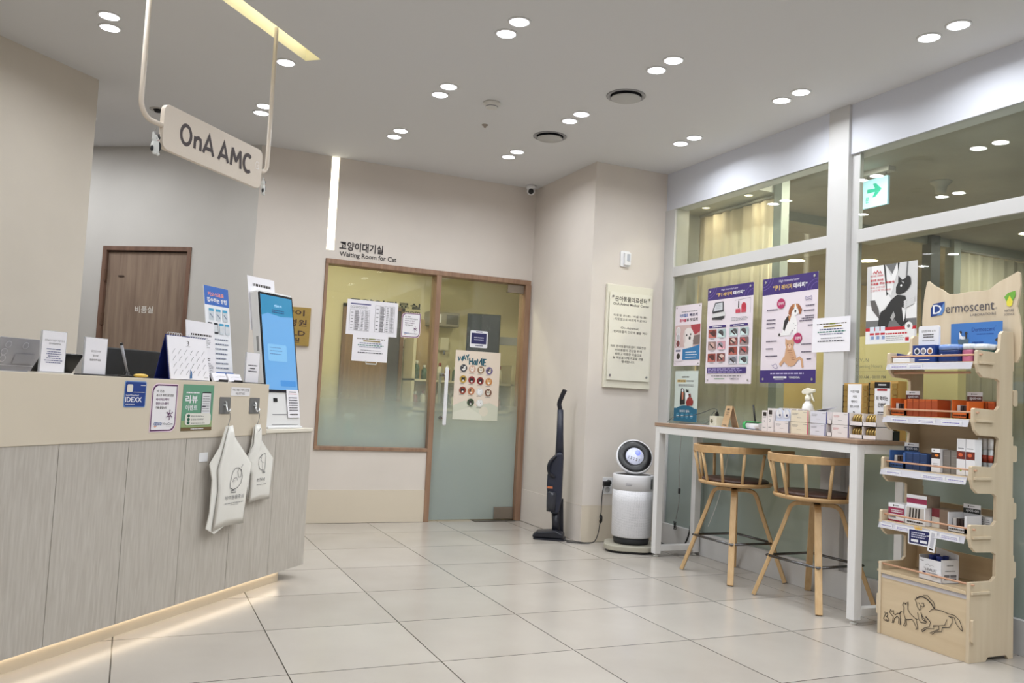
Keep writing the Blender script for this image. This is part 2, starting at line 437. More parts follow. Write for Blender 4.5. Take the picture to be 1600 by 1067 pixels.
# oblique wall with the storage room door
AW = math.radians(-35.5)
sw = root('wall_storage', loc=(-0.351, 7.514, 0), rot=AW)
m_ = MB().box(-1.6, 0.09, 0, 0.12, 0, CEIL, WALL_G).box(0.868, 1.402, 0, 0.12, 0, CEIL, WALL_G).box(0.09, 0.868, 0, 0.12, 2.105, CEIL, WALL_G)
m_.build('wall_panel', sw)
DW = wood_mat((152, 132, 114), (126, 106, 92), 0.5, 'Z', 9)
DF = wood_mat((128, 98, 82), (108, 82, 68), 0.5, 'Z', 9)
dr = root('door_1', loc=(-0.351, 7.514, 0), rot=AW)
MB().box(0.09, 0.125, -0.012, 0.12, 0, 2.105, DF).box(0.838, 0.868, -0.012, 0.12, 0, 2.105, DF).box(0.125, 0.838, -0.012, 0.12, 2.07, 2.105, DF).build('door_frame', dr, bevel=0.002)
d1 = MB().box(0.13, 0.832, 0.012, 0.052, 0.01, 2.062, DW).build('door_panel', dr, bevel=0.002)
s_ = Sheet(0.16, 0.055, None, y=0.0); s_.text('비품실', 0, 0, 1, 1, M((232, 228, 220), 0.5), bold=0.01); s_.build('lettering', dr, loc=(0.485, 0.011, 1.605))
for hz in (1.87, 1.52, 0.4):
    MB().box(0.118, 0.134, -0.014, 0.012, hz - 0.05, hz + 0.05, M((110, 85, 70), 0.4, metal=0.4)).build('hinge', dr, bevel=0.002)
MB().box(0.235, 0.285, 0.006, 0.012, 1.862, 1.872, M((70, 55, 48), 0.5)).build('name_plate', dr)
# corridor end
struct('wall_far_back', MB().box(-2.5, 0.9, 9.0, 9.2, 0, CEIL, WALL_G))

# ------------------------------------------------------------------ glazed front of the cat waiting room
FR = wood_mat((158, 126, 102), (134, 104, 84), 0.4, 'Z', 12)
wf = root('window_1')
f = MB()
f.box(1.338, 1.362, YD - 0.012, YD + 0.12, 0.585, 2.09, FR); f.box(1.338, 3.146, YD - 0.015, YD + 0.12, 2.052, 2.092, FR)
f.box(2.272, 2.316, YD - 0.015, YD + 0.12, 0.0, 2.052, FR); f.box(1.338, 2.272, YD - 0.015, YD + 0.12, 0.575, 0.604, FR)
f.box(3.098, 3.150, YD - 0.015, YD + 0.12, 0.0, 2.052, FR)
f.build('window_frame', wf, bevel=0.003)
G_D = glass_mat('frosted_gradient_pane', (246, 248, 240), (0.55, 1.30, 0.80, 0.04), (200, 212, 212))
MB().box(1.362, 2.272, YD + 0.05, YD + 0.058, 0.604, 2.052, G_D).build('window_pane', wf)
dd = root('door_2')
MB().box(2.322, 3.092, YD + 0.03, YD + 0.04, 0.012, 2.046, G_D).build('door_pane', dd)
HM = M((205, 205, 205), 0.35, metal=0.3)
hb = MB()
hb.box(2.372, 2.404, YD - 0.075, YD - 0.055, 0.80, 1.285, M((228, 228, 232), 0.35))
hb.build('door_handle', dd, bevel=0.009)
hb = MB()
for z in (0.86, 1.22):
    hb.tube([(2.388, YD - 0.056, z), (2.388, YD + 0.10, z)], 0.011, STEEL, 12)
    hb.tube([(2.388, YD + 0.026, z), (2.388, YD + 0.0295, z)], 0.017, STEEL, 14)
hb.box(2.376, 2.40, YD + 0.095, YD + 0.11, 0.84, 1.24, HM)
hb.build('handle_bracket', dd)
pm = M((150, 140, 128), 0.3, metal=0.7)
MB().box(2.94, 3.094, YD + 0.016, YD + 0.054, 1.975, 2.046, pm).build('top_hinge', dd, bevel=0.003)
MB().box(2.915, 3.094, YD + 0.016, YD + 0.054, 0.012, 0.115, pm).build('bottom_hinge', dd, bevel=0.003)
MB().box(2.72, 3.094, YD - 0.04, YD + 0.06, 0.0, 0.006, M((105, 100, 92), 0.35, metal=0.6)).build('floor_spring_cover', dd)

# cat waiting room shell
YW = M((218, 209, 178), 0.8); 
sh = MB().box(1.0, 4.4, 8.62, 8.72, 0, 2.6, YW).box(0.95, 1.05, YD + 0.12, 8.62, 0, 2.6, YW).box(3.95, 4.05, 5.75, 8.62, 0, 2.6, YW)
struct('wall_cat_room', sh)
struct('ceiling_cat_room', MB().box(0.95, 4.05, 6.82, 8.72, 2.58, 2.66, M((225, 222, 205), 0.9)))
struct('trim_2', MB().box(2.62, 3.95, 7.55, 8.62, 2.33, 2.40, M((206, 200, 172), 0.8)))
cvl = thing('cove_light', 'yellow cove light glowing above the soffit inside the cat waiting room', 'cove light', (3.2, 7.9, 2.41))
MB().box(-0.5, 0.6, -0.3, -0.27, 0, 0.02, M((255, 244, 190), em=3.5)).build('led_strip', cvl)
def room_light(x, y, z, w, col, label, name='ceiling_light', r=0.075, em=7, rgb=(255, 240, 205), group=None):
    t = thing(name, label, 'ceiling light', (x, y, z), 0, group)
    MB().lathe([(r * 1.12, 0), (r * 1.12, -0.005), (r, -0.007), (r, 0)], RING, 24).build('trim_ring', t)
    lm = M(rgb, 0.4, em=em); lm.cycles.emission_sampling = 'NONE'
    MB().lathe([(0, -0.0045), (r * 0.98, -0.0045), (r * 0.98, 0), (0, 0)], lm, 24).build('lens', t)
    ld = bpy.data.lights.new('room_lamp', 'AREA'); ld.shape = 'DISK'; ld.size = r * 1.9; ld.energy = w; ld.color = col
    lo = bpy.data.objects.new('lamp', ld); COL.objects.link(lo); lo.parent = t; lo.location = (0, 0, -0.006)
    return t
for i, (x, y) in enumerate(((1.7, 7.6), (2.4, 7.3), (3.45, 7.0))):
    room_light(x, y, 2.58, 11, (1.0, 0.96, 0.80), 'ceiling light in the cat waiting room above its %s' % ('brown door', 'middle', 'television')[i])
t = room_light(-1.05, 7.3, CEIL, 9, (0.95, 0.97, 1.0), 'hidden lamp added to brighten the passage behind the left wall', r=0.05, rgb=(250, 250, 255))  # added fill lamp out of view, lifts the storage wall
t = room_light(-0.62, 6.55, CEIL, 9, (0.95, 0.97, 1.0), 'second hidden lamp added to brighten the passage behind the left wall', r=0.05, rgb=(250, 250, 255))  # another unseen fill added for the same oblique wall
# inner doors of the cat room
BD = wood_mat((150, 118, 92), (128, 100, 80), 0.5, 'Z', 9)
dm = root('door_3')
MB().box(1.93, 1.965, 8.57, 8.62, 0, 1.94, DF).box(2.545, 2.58, 8.57, 8.62, 0, 1.94, DF).box(1.93, 2.58, 8.57, 8.62, 1.905, 1.94, DF).build('door_frame', dm)
MB().box(1.965, 2.42, 8.59, 8.61, 0, 1.905, BD).build('door_panel', dm)
MB().box(2.42, 2.545, 8.60, 8.615, 0, 1.905, M((88, 84, 96), 0.4)).build('door_gap', dm)
dm = root('door_4')
MB().box(2.63, 2.86, 8.58, 8.61, 0, 1.84, M((186, 160, 120), 0.5)).build('door_panel', dm)
st = Sheet(0.44, 0.13, None, y=0.0)
st.text('고양이진료실', -0.75, 0.0, 1.0, 0.48, INK, bold=0.02); st.text('Cat Examining Room', -0.75, 0.58, 1.0, 0.98, INK, bold=0.01)
o = st.build('wall_lettering', loc=(2.54, 8.617, 1.94)); tag(o, 'dark room name lettering on the yellow wall inside the cat waiting room, seen through glass', 'lettering')

# ------------------------------------------------------------------ glass partition on the right
XG = 3.83
HW = M((216, 219, 228), 0.55, spec=0.3)
pt = MB()
pt.box(3.82, 3.94, -2.7, 5.63, 2.612, CEIL, HW)
struct('wall_right', pt)
pf = MB(); PW = M((204, 203, 202), 0.4)
for a, b in ((5.50, 5.63), (3.72, 3.88), (1.62, 1.78), (-0.40, -0.24)):
    pf.box(3.80 if b < 5 else 3.812, 3.95 if b > 5 else 3.90, a, b, 0.16, CEIL if b < 5 else 2.612, PW)
for a, b in ((3.66, 3.72), (1.56, 1.62)): pf.box(3.835, 3.862, a, b, 0.16, 2.612, PW)
for a, b in ((3.88, 5.50), (1.78, 3.66), (-0.24, 1.56), (-2.7, -0.40)):
    pf.box(3.815, 3.935, a, b, 2.068, 2.146, PW)
struct('trim_3', pf, bevel=0.002)
struct('baseboard_right', MB().box(3.80, 3.95, -2.7, 5.62, 0, 0.16, PW), bevel=0.002)
G_R = glass_mat('partition_pane', (240, 243, 238), (0.70, 1.15, 0.84, 0.03), (190, 202, 200), refl=1.0)
for i, (a, b) in enumerate(((3.88, 5.50), (1.78, 3.66), (-0.24, 1.56), (-2.7, -0.40))):
    wr = root('window_%d' % (i + 2))
    MB().box(XG, XG + 0.01, a, b, 0.16, 2.068, G_R).build('lower_pane', wr)
    MB().box(XG, XG + 0.01, a, b, 2.146, 2.612, G_R).build('upper_pane', wr)

# room behind the partition
GC = M((176, 174, 168), 0.9, noise=0.18, nscale=1.3)
struct('ceiling_inner_room', MB().box(3.94, 9.6, -2.7, 9.2, 2.78, 2.86, GC))
struct('trim_4', MB().box(3.94, 4.13, 4.70, 5.63, 2.62, 2.78, M((190, 190, 182), 0.7)))
struct('wall_inner_room', MB().box(4.05, 9.6, 8.3, 8.4, 0, 2.78, M((218, 200, 160), 0.8)).box(9.5, 9.6, -2.7, 8.3, 0, 2.78, M((205, 195, 170), 0.8)).box(4.05, 4.15, 5.9, 8.3, 0, 2.78, M((218, 200, 160), 0.8)).box(3.94, 4.15, 5.63, 5.9, 0, 2.78, M((190, 190, 180), 0.8)))
ps = MB(); GP = M((168, 174, 168), 0.5)
ps.box(4.10, 4.17, 4.62, 4.70, 0, 2.78, GP); ps.box(4.17, 9.5, 5.60, 5.66, 2.70, 2.78, GP)
struct('trim_5', ps)
struct('trim_6', MB().box(6.74, 6.86, 5.56, 5.66, 0, 2.78, M((96, 98, 98), 0.5)).box(7.05, 7.14, 5.56, 5.66, 0, 2.78, GP))
def curtain(name, label, W, H, loc, rot, mat, seed, pitch=0.085, amp=0.03):
    rnd = random.Random(seed); n = int(W / 0.012); vs = []; fs = []; ph = 0
    prof = []
    for i in range(n + 1):
        ph += 2 * PI * 0.012 / pitch * rnd.uniform(0.7, 1.3); prof.append(amp * math.sin(ph) + 0.3 * amp * math.sin(ph * 2.3))
    for z, k in ((0, 1.25), (H * 0.5, 1.0), (H, 0.55)):
        for i in range(n + 1): vs.append((W * i / n, prof[i] * k, z))
    N = n + 1
    for r in range(2):
        for i in range(n): fs.append((r * N + i, r * N + i + 1, (r + 1) * N + i + 1, (r + 1) * N + i))
    mb = MB().add(vs, fs, mat, True); t = thing(name, label, 'curtain', loc, rot)
    o = mb.build('fabric', t); md = o.modifiers.new('thickness', 'SOLIDIFY'); md.thickness = 0.003
    MB().tube([(0, 0, H + 0.02), (W, 0, H + 0.02)], 0.012, M((170, 168, 160), 0.5)).build('rail', t)
    return t
def curt_mat(rgb):
    m = M(rgb, 0.9, spec=0.1); return m
curtain('pleated_curtain', 'full height beige pleated curtain behind the left glass pane and the laser posters', 0.86, 2.54, (4.113, 5.58, 0.04), -PI / 2, curt_mat((242, 226, 196)), 3, 0.12, 0.02)
curtain('pleated_curtain', 'pale grey curtain on a rail behind the right glass pane', 2.3, 2.62, (7.16, 5.58, 0.04), 0.0, curt_mat((205, 200, 180)), 5, 0.16, 0.03)
for i, (x, y) in enumerate(((5.24, 5.84), (6.8, 7.4), (7.38, 6.9), (8.3, 6.2), (4.9, 7.2))):
    room_light(x, y, 2.78, 15, (1.0, 0.90, 0.72), 'warm ceiling light behind the glass, %s' % ('nearest the beige curtain', 'in the middle of the far room', 'just left of the grey curtain', 'behind the grey curtain', 'near the far left corner')[i], r=0.10, em=9, rgb=(255, 236, 190))
for i, y in enumerate((5.35, 4.85)):
    room_light(3.995, y, 2.62, 0.45, (1.0, 0.92, 0.76), 'small warm lamp added in the soffit to brighten the beige curtain, %s' % ('left', 'right')[i], r=0.03, em=3)  # invented pair of lamps, put in only to light the pleats
room_light(7.3, 5.0, 2.78, 10, (1.0, 0.96, 0.86), 'added lamp lightening the grey curtain from the front', r=0.08)  # extra lamp with no known fitting, makes the grey pleats paler
for i, y in enumerate((3.0, 1.2, -0.6)):
    room_light(5.9, y, 2.78, 7, (0.9, 0.97, 1.0), 'cool ceiling light in the inner room, %s' % ('behind the cat head display', 'beyond the right frame edge', 'furthest from the curtains')[i], r=0.08)
room_light(4.22, 4.15, 2.78, 20, (1.0, 0.93, 0.78), 'warm lamp added just behind the glass to brighten the yellow board', r=0.06, em=5)  # fill lamp added so the yellow board reads brighter through the pane
room_light(4.22, 2.9, 2.78, 7, (1.0, 0.95, 0.85), 'warm ceiling light just behind the glass above the cat display', r=0.06, em=5)
# half-height yellow board and its opening-hours lettering on the pane
struct('wall_yellow', MB().box(4.55, 4.62, 3.55, 5.3, 0, 1.60, M((248, 230, 172), 0.7)))
st = Sheet(0.215, 0.145, None, y=0.0); TG = M((120, 118, 100), 0.6)
st.text('REVUN', 0, 0, 0.42, 0.14, TG); st.text('Opening Hours', 0, 0.24, 0.88, 0.42, TG)
st.rect(0, 0.52, 1, 0.53, TG); st.text('10:00 AM - 08:00 PM', 0, 0.68, 1.0, 0.80, TG, bold=0.01)
o = st.build('window_lettering', loc=(XG - 0.001, 3.545, 1.315), rot=-PI / 2); tag(o, 'grey opening hours lettering on the glass above the tall display boxes', 'lettering')
# exit sign
ex = thing('exit_sign', 'lit pale blue exit sign with a green arrow hanging from the inner ceiling', 'sign', (4.65, 4.29, 2.78), -PI / 2)
MB().box(-0.11, 0.13, -0.035, 0.035, -0.035, 0, PW).build('sign_bracket', ex, bevel=0.003)
s_ = Sheet(0.225, 0.20, M((160, 206, 228), 0.4, em=0.4), t=0.02, cz=-0.165, cx=0.0)
GA = M((24, 150, 130), 0.5, em=0.2)
s_.poly([(0.22, 0.34), (0.52, 0.36), (0.44, 0.18), (0.56, 0.18), (0.78, 0.42), (0.54, 0.66), (0.42, 0.66), (0.52, 0.48), (0.22, 0.48)], GA)
s_.text('문', 0.16, 0.62, 0.30, 0.82, GA, bold=0.02)
s_.build('sign_panel', ex)
MB().tube([(-0.08, 0, -0.07), (-0.08, 0, -0.03)], 0.004, STEEL).tube([(0.08, 0, -0.07), (0.08, 0, -0.03)], 0.004, STEEL).build('hanger', ex)
o = MB().lathe([(0.075, 0), (0.07, -0.012), (0.045, -0.03), (0.04, -0.05), (0.036, -0.085), (0, -0.09)], M((190, 190, 186), 0.5), 24).build('ceiling_speaker', loc=(5.25, 4.26, 2.78)); tag(o, 'small white cone shaped detector on the dark ceiling behind the right glass', 'detector')

# ------------------------------------------------------------------ things on walls and ceiling
s_ = Sheet(0.36, 0.075, None); s_.text('고양이대기실', 0, 0, 1, 1, M((45, 38, 42), 0.6), bold=0.025)
s2 = Sheet(0.47, 0.05, None); s2.text('Waiting Room for Cat', 0, 0, 1, 1, M((45, 38, 42), 0.6), bold=0.012)
t = thing('wall_lettering', 'black two line lettering above the glazed cat waiting room front', 'lettering', (1.68, YD - 0.001, 2.18))
s_.build('korean_line', t, loc=(-0.06, 0, 0.028)); s2.build('english_line', t, loc=(0, 0, -0.045))

# hanging sign
CRM = M((226, 214, 200), 0.35)
t = thing('hanging_sign', 'cream sign board with dark OnA AMC lettering hung on a bent tube', 'sign', C(1.035, -0.013, 0), TH)
zT = 2.146; pr = []
def arc(cx, cz, r, a0, a1, n=7): return [(cx + r * math.cos(a0 + (a1 - a0) * k / n), 0, cz + r * math.sin(a0 + (a1 - a0) * k / n)) for k in range(n + 1)]
rpath = [(0, 0, CEIL)] + arc(-0.045, zT + 0.045, 0.045, 0, -PI / 2) + [(-0.08, 0, zT)]
MB().tube(rpath, 0.0105, CRM, 12, up=(0, 1, 0)).build('right_pole', t)
lx = -0.90
lpath = [(lx, 0, CEIL)] + arc(lx + 0.07, zT + 0.07, 0.07, PI, 1.5 * PI) + [(-0.74, 0, zT)]
MB().tube(lpath, 0.0105, CRM, 12, up=(0, 1, 0)).build('left_pole', t)
sb = Sheet(0.715, 0.198, CRM, t=0.022, r=0.035, y=0.011, cx=-0.415, cz=zT)
DK = M((60, 46, 48), 0.5)
def stroke(*pts, closed=False): sb.line([(0.15 + x * 0.665, 0.70 - y * 0.42) for x, y in pts], 0.024, DK, closed)
stroke(*[(0.075 + 0.068 * math.cos(a), 0.5 + 0.5 * math.sin(a)) for a in [2 * PI * k / 28 for k in range(28)]], closed=True)
stroke((.20, -.02), (.20, .66)); stroke((.20, .42), (.222, .58), (.25, .64), (.275, .58), (.283, .40), (.283, -.02))
stroke((.325, -.02), (.40, 1.0), (.475, -.02)); stroke((.35, .28), (.45, .28))
stroke((.555, -.02), (.63, 1.0), (.705, -.02)); stroke((.58, .28), (.68, .28))
stroke((.750, -.02), (.768, 1.0)); stroke((.910, -.02), (.892, 1.0)); stroke((.762, 1.0), (.834, .28)); stroke((.898, 1.0), (.826, .28))
stroke(*[(1.025 + 0.068 * math.cos(a), 0.5 + 0.5 * math.sin(a)) for a in [math.radians(50 + 260 * k / 20) for k in range(21)]])
sb.build('sign_board', t, bevel=0.002)
tg = Sheet(0.045, 0.045, None, cx=-0.105, cz=zT + 0.012); tg.line([(0.2, 0.3), (0.35, 0.1), (0.65, 0.1), (0.8, 0.35), (0.6, 0.5), (0.85, 0.8), (0.3, 0.9), (0.25, 0.55)], 0.06, M((245, 240, 236), 0.3), closed=True)
tg.build('sticker', t, loc=(0, -0.014, 0))
def cat_charm(label, x, loc):
    c = thing('cat_charm', label, 'ornament', loc, TH, 'cat charms hanging from the name sign')
    FUR = M((226, 228, 226), 0.6); PB = M((40, 42, 46), 0.6)
    b = MB()
    b.sphere((0, 0, -0.075), 0.028, FUR, 10, (0.82, 0.5, 1.15)).sphere((0, 0, -0.042), 0.02, FUR, 10, (1, 0.6, 0.95))
    for sx in (-1, 1):
        b.prism([(sx * 0.006, -0.028), (sx * 0.019, -0.036), (sx * 0.017, -0.014)], 'y', -0.004, 0.004, FUR if sx < 0 else PB)
        b.sphere((sx * 0.011, -0.006, -0.102), 0.008, FUR, 8)
    b.sphere((0.016, -0.004, -0.07), 0.016, PB, 8, (0.6, 0.7, 1.3)); b.sphere((-0.02, -0.002, -0.085), 0.012, PB, 8, (0.5, 0.6, 1.1)); b.sphere((0.008, -0.007, -0.032), 0.01, PB, 8, (1, 0.6, 0.7))
    b.build('body', c)
    f = MB()
    for sx in (-1, 1): f.sphere((sx * 0.007, -0.0122, -0.04), 0.0022, BLACK, 6)
    f.sphere((0, -0.0128, -0.047), 0.002, M((210, 130, 130)), 6); f.build('face', c)
    MB().tube([(0.0, 0, -0.026), (-0.005, 0, -0.012), (0, 0, 0.011), (0.005, 0, -0.012), (0.0, 0, -0.026)], 0.0012, STEEL, 6).build('hook', c)
    return c
cat_charm('small black and white cat charm hanging left of the name sign', 0, C(1.035 - 0.80, -0.013, zT - 0.028))
cc = cat_charm('small black and white cat charm hanging under the right pole of the sign', 0, C(1.035 - 0.022, -0.013, zT - 0.020)); cc.rotation_euler.z += 0.5; cc.scale = (0.8, 0.8, 0.9)

# ceiling fittings
def vent(x, y, label):
    t = thing('air_vent', label, 'air vent', (x, y, CEIL), 0, 'round ceiling air vents')
    MB().lathe([(0.118, 0), (0.118, -0.005), (0.108, -0.006), (0.09, 0.0)], M((150, 150, 152), 0.4), 36).lathe([(0.108, -0.0015), (0.085, -0.0015), (0.085, 0), (0.108, 0)], M((52, 54, 62), 0.5), 36).build('rim', t)
    MB().lathe([(0.0, -0.022), (0.085, -0.022), (0.092, -0.016), (0.06, -0.004), (0, -0.002)], M((186, 186, 184), 0.5), 36).build('disc', t)
vent(2.60, 4.31, 'round ceiling air vent nearer the camera'); vent(2.57, 5.27, 'round ceiling air vent nearer the security camera')
t = thing('smoke_detector', 'small round white detector on the ceiling left of the air vents', 'detector', (1.95, 4.86, CEIL))
MB().lathe([(0.055, 0), (0.055, -0.012), (0.04, -0.02), (0.038, -0.034), (0.02, -0.04), (0, -0.04)], M((215, 212, 206), 0.5), 24).build('body', t)
MB().lathe([(0.039, -0.024), (0.0395, -0.028), (0.039, -0.03), (0.034, -0.03)], GREY, 24).build('vent_ring', t)
o = MB().lathe([(0.022, 0), (0.022, -0.004), (0.01, -0.008), (0.008, -0.02), (0, -0.02)], M((160, 150, 140), 0.4, metal=0.5), 16).build('fire_sprinkler', loc=(2.08, 5.29, CEIL)); tag(o, 'tiny metal sprinkler head in the ceiling beyond the detector', 'sprinkler')
t = thing('fire_sprinkler', 'dark recessed ceiling fitting just behind the hanging sign', 'sprinkler', (0.031, 6.233, CEIL))
MB().lathe([(0.055, 0), (0.055, -0.004), (0.03, -0.004), (0.03, 0)], M((190, 186, 180), 0.5), 24).build('rim', t)
MB().lathe([(0.03, -0.002), (0.02, -0.02), (0, -0.025)], BLACK, 16).build('head', t)
t = thing('security_camera', 'white dome security camera in the corner above the glass door', 'camera', (3.06, 6.60, CEIL))
MB().lathe([(0.042, 0), (0.042, -0.028), (0.036, -0.034), (0, -0.034)], WHITE, 24).build('housing', t)
sp_ = MB().sphere((0, 0, 0), 0.036, WHITE, 12); sp_.build('ball', t, loc=(0, 0, -0.05))
MB().lathe([(0.024, 0), (0.024, 0.008), (0.019, 0.010), (0, 0.010)], BLACK, 20).build('lens', t, loc=(-0.011, -0.024, -0.058), rot=(math.radians(104), 0, math.radians(-24)))

# plaque on the right wall
YP = 5.63
t = thing('wall_plaque', 'cream notice plaque with an acrylic cover on four steel standoffs', 'plaque', (3.497, YP, 1.574))
MB().box(-0.208, 0.208, -0.028, 0, -0.398, 0.398, M((226, 222, 205), 0.5)).build('backboard', t, bevel=0.002)
s_ = Sheet(0.38, 0.68, M((232, 229, 214), 0.3), t=0.004, y=-0.036)
K = M((52, 44, 40), 0.6)
s_.text('온아동물의료센터', 0.12, 0.045, 0.88, 0.105, K, bold=0.02); s_.text('OnA Animal Medical Center', 0.08, 0.118, 0.94, 0.148, K, bold=0.015)
for i, (tx, a, b) in enumerate((('따뜻할 온(溫) / 바를 아(雅)', .1, .9), (': 따뜻함으로 바르게 치료하다', .1, .9))): s_.text(tx, a, 0.25 + i * 0.042, b, 0.28 + i * 0.042, K)
s_.text('On-A(nimal)', 0.28, 0.39, 0.72, 0.42, K); s_.text(': 반려동물의 건강에 불을 켜다', 0.08, 0.433, 0.92, 0.463, K)
for i, (tx, a, b) in enumerate((('저희 온아동물의료센터 의료진은', .05, .9), ('반려동물의 건강을 위해', .17, .8), ('바르고 따뜻한 마음으로', .17, .8), ('늘 최선을 다해 치료할 것을', .12, .84), ('맹세합니다.', .33, .64))): s_.text(tx, a, 0.60 + i * 0.043, b, 0.63 + i * 0.043, K)
ac_ = s_.build('acrylic_cover', t)
for sx in (-0.165, 0.165):
    for sz in (-0.305, 0.305):
        MB().tube([(0, 0, 0), (0, -0.018, 0)], 0.0085, STEEL, 14).build('standoff', ac_, loc=(sx, -0.028, sz))
t = thing('wall_sensor', 'small white sensor box on the wall above the plaque', 'sensor', (3.445, YP, 2.183))
MB().prism(rrect(0.085, 0.125, 0.012), 'y', -0.012, 0, WHITE).build('backplate', t, bevel=0.002)
MB().prism(rrect(0.055, 0.10, 0.008, cx=0.012), 'y', -0.034, -0.012, WHITE).build('cover', t, bevel=0.003)
MB().prism(rrect(0.026, 0.055, 0.004, cx=0.016, cz=0.01), 'y', -0.037, -0.034, M((176, 180, 190), 0.3)).build('window', t)
t = thing('wall_outlet', 'white wall socket with a black plug, left of the air purifier', 'outlet', (3.375, YP, 0.425))
MB().prism(rrect(0.085, 0.125, 0.008), 'y', -0.008, 0, WHITE).build('faceplate', t, bevel=0.002)
for z in (0.028, -0.03): MB().lathe([(0.02, 0), (0.021, 0.003), (0.0, 0.003)], M((200, 200, 200)), 18).build('socket', t, loc=(0, -0.008, z), rot=(PI / 2, 0, 0))
t = thing('power_cord', 'black plug and cord hanging from the wall socket to the vacuum stand', 'cord', (3.375, YP - 0.011, 0.453))
MB().tube([(0, 0, 0), (0, -0.02, 0), (-0.004, -0.035, -0.004)], [0.018, 0.018, 0.014], BLACK, 14).box(-0.055, 0.0, -0.04, -0.012, -0.028, 0.008, BLACK).build('plug', t, bevel=0.003)
pts = [(-0.05, -0.03, -0.02), (-0.065, -0.035, -0.06), (-0.066, -0.03, -0.15), (-0.064, -0.028, -0.22), (-0.072, -0.03, -0.26), (-0.06, -0.028, -0.285), (-0.075, -0.03, -0.31), (-0.085, -0.04, -0.36), (-0.115, -0.06, -0.415), (-0.15, -0.075, -0.444), (-0.24, -0.05, -0.449), (-0.32, 0.03, -0.449)]
def smooth_path(pts, k=3):
    for _ in range(k):
        q = [pts[0]]
        for a, b in zip(pts, pts[1:]):
            q += [tuple(a[i] * .75 + b[i] * .25 for i in range(3)), tuple(a[i] * .25 + b[i] * .75 for i in range(3))]
        pts = q + [pts[-1]]
    return pts
MB().tube(smooth_path(pts), 0.0035, BLACK, 6).build('cable', t)
kn = MB()
for k in range(4): kn.tube([(-0.066 + 0.011 * math.cos(a), -0.03 + 0.006 * math.sin(a + k), -0.262 - k * 0.008 + 0.02 * math.sin(a)) for a in [2 * PI * j / 12 for j in range(12)]], 0.003, BLACK, 6, closed=True)
kn.build('cable_knot', t)

# gold plaque behind the kiosk
t = thing('gold_plaque', 'brushed gold plaque with dark lettering on the wall behind the kiosk', 'plaque', (1.075, YD, 1.53))
GOLD = M((176, 148, 84), 0.38, metal=0.65, noise=0.06, nscale=30, stretch=(1, 1, 12))
s_ = Sheet(0.34, 0.30, GOLD, t=0.02)
BR = M((62, 40, 36), 0.5)
s_.text('고양이', 0.10, 0.07, 0.86, 0.23, BR, bold=0.02); s_.text('친화병원', 0.06, 0.32, 0.92, 0.50, BR, bold=0.02); s_.text('GOLD', 0.22, 0.61, 0.90, 0.74, BR, bold=0.02); s_.text('병원', 0.42, 0.80, 0.78, 0.93, BR, bold=0.02)
s_.build('plate', t)

# ------------------------------------------------------------------ papers on the cat room front
def poster(name, label, cat, loc, rot, sheet, group=None):
    o = sheet.build(name, loc=loc, rot=rot); tag(o, label, cat, group); return o
yg = YD + 0.048
LB = M((60, 70, 120), 0.6); YEL = M((222, 190, 60), 0.6)
s_ = Sheet(0.425, 0.285, PAPER)
for u in (0.06, 0.55):
    if u < 0.5: s_.rect(0.06, 0.10, 0.46, 0.14, M((130, 125, 165), 0.6)); s_.micro(0.08, 0.105, 0.44, 0.135, 1, LB, 0.6); s_.micro(u, 0.17, u + 0.38, 0.25, 3, GREY, 0.4)
    v = 0.28 if u < 0.5 else 0.12
    s_.line([(u, v), (u + 0.38, v), (u + 0.38, 0.88), (u, 0.88)], 0.0035, GREY, closed=True)
    s_.line([(u + 0.09, v), (u + 0.09, 0.88)], 0.003, GREY); s_.line([(u + 0.20, v), (u + 0.20, 0.88)], 0.003, GREY); s_.line([(u + 0.29, v), (u + 0.29, 0.88)], 0.003, GREY)
    s_.micro(u + 0.10, v + 0.02, u + 0.19, 0.87, 22, M((70, 68, 76)), 0.5, seed=3); s_.micro(u + 0.22, v + 0.02, u + 0.27, 0.87, 14, GREY, 0.4, seed=4); s_.micro(u + 0.30, v + 0.02, u + 0.37, 0.87, 22, GREY, 0.4, seed=5)
    s_.micro(u + 0.02, v + 0.05, u + 0.07, 0.86, 6, GREY, 0.2, seed=6)
poster('paper_notice', 'wide white price table notice of two pages taped on the waiting room window', 'notice', (1.757, yg, 1.647), 0, s_)
def notice_text(s, seed=1):
    s.micro(0.12, 0.16, 0.90, 0.21, 1, M((90, 80, 60)), 0.6, seed=seed, ragged=0); s.rect(0.46, 0.165, 0.62, 0.205, M((120, 130, 50)))
    s.rect(0.30, 0.24, 0.78, 0.285, M((196, 176, 80))); s.micro(0.30, 0.24, 0.78, 0.285, 1, M((80, 60, 50)), 0.6, center=True, ragged=0)
    s.micro(0.2, 0.32, 0.82, 0.365, 1, LB, 0.6, center=True, ragged=0); s.micro(0.15, 0.39, 0.88, 0.44, 1, M((60, 120, 110)), 0.65, center=True, ragged=0); s.micro(0.2, 0.46, 0.82, 0.5, 1, LB, 0.5, center=True, ragged=0)
    s.micro(0.24, 0.58, 0.80, 0.62, 1, GREY, 0.5, center=True, ragged=0); s.micro(0.16, 0.66, 0.86, 0.71, 1, M((60, 60, 70)), 0.6, center=True, ragged=0)
s_ = Sheet(0.295, 0.225, PAPER); notice_text(s_)
poster('paper_notice', 'white notice sheet hanging directly below the two page price table', 'notice', (1.752, yg - 0.002, 1.405), 0, s_)
o = MB().tube([(-0.045, -0.004, 0.012), (-0.042, -0.004, -0.012), (0.042, -0.004, -0.012), (0.045, -0.004, 0.012)], 0.006, M((220, 222, 220), 0.2, alpha=0.6), 8).build('window_hook', loc=(1.767, yg - 0.004, 1.285)); tag(o, 'clear plastic tab sticking out below the white notice on the window', 'hook')

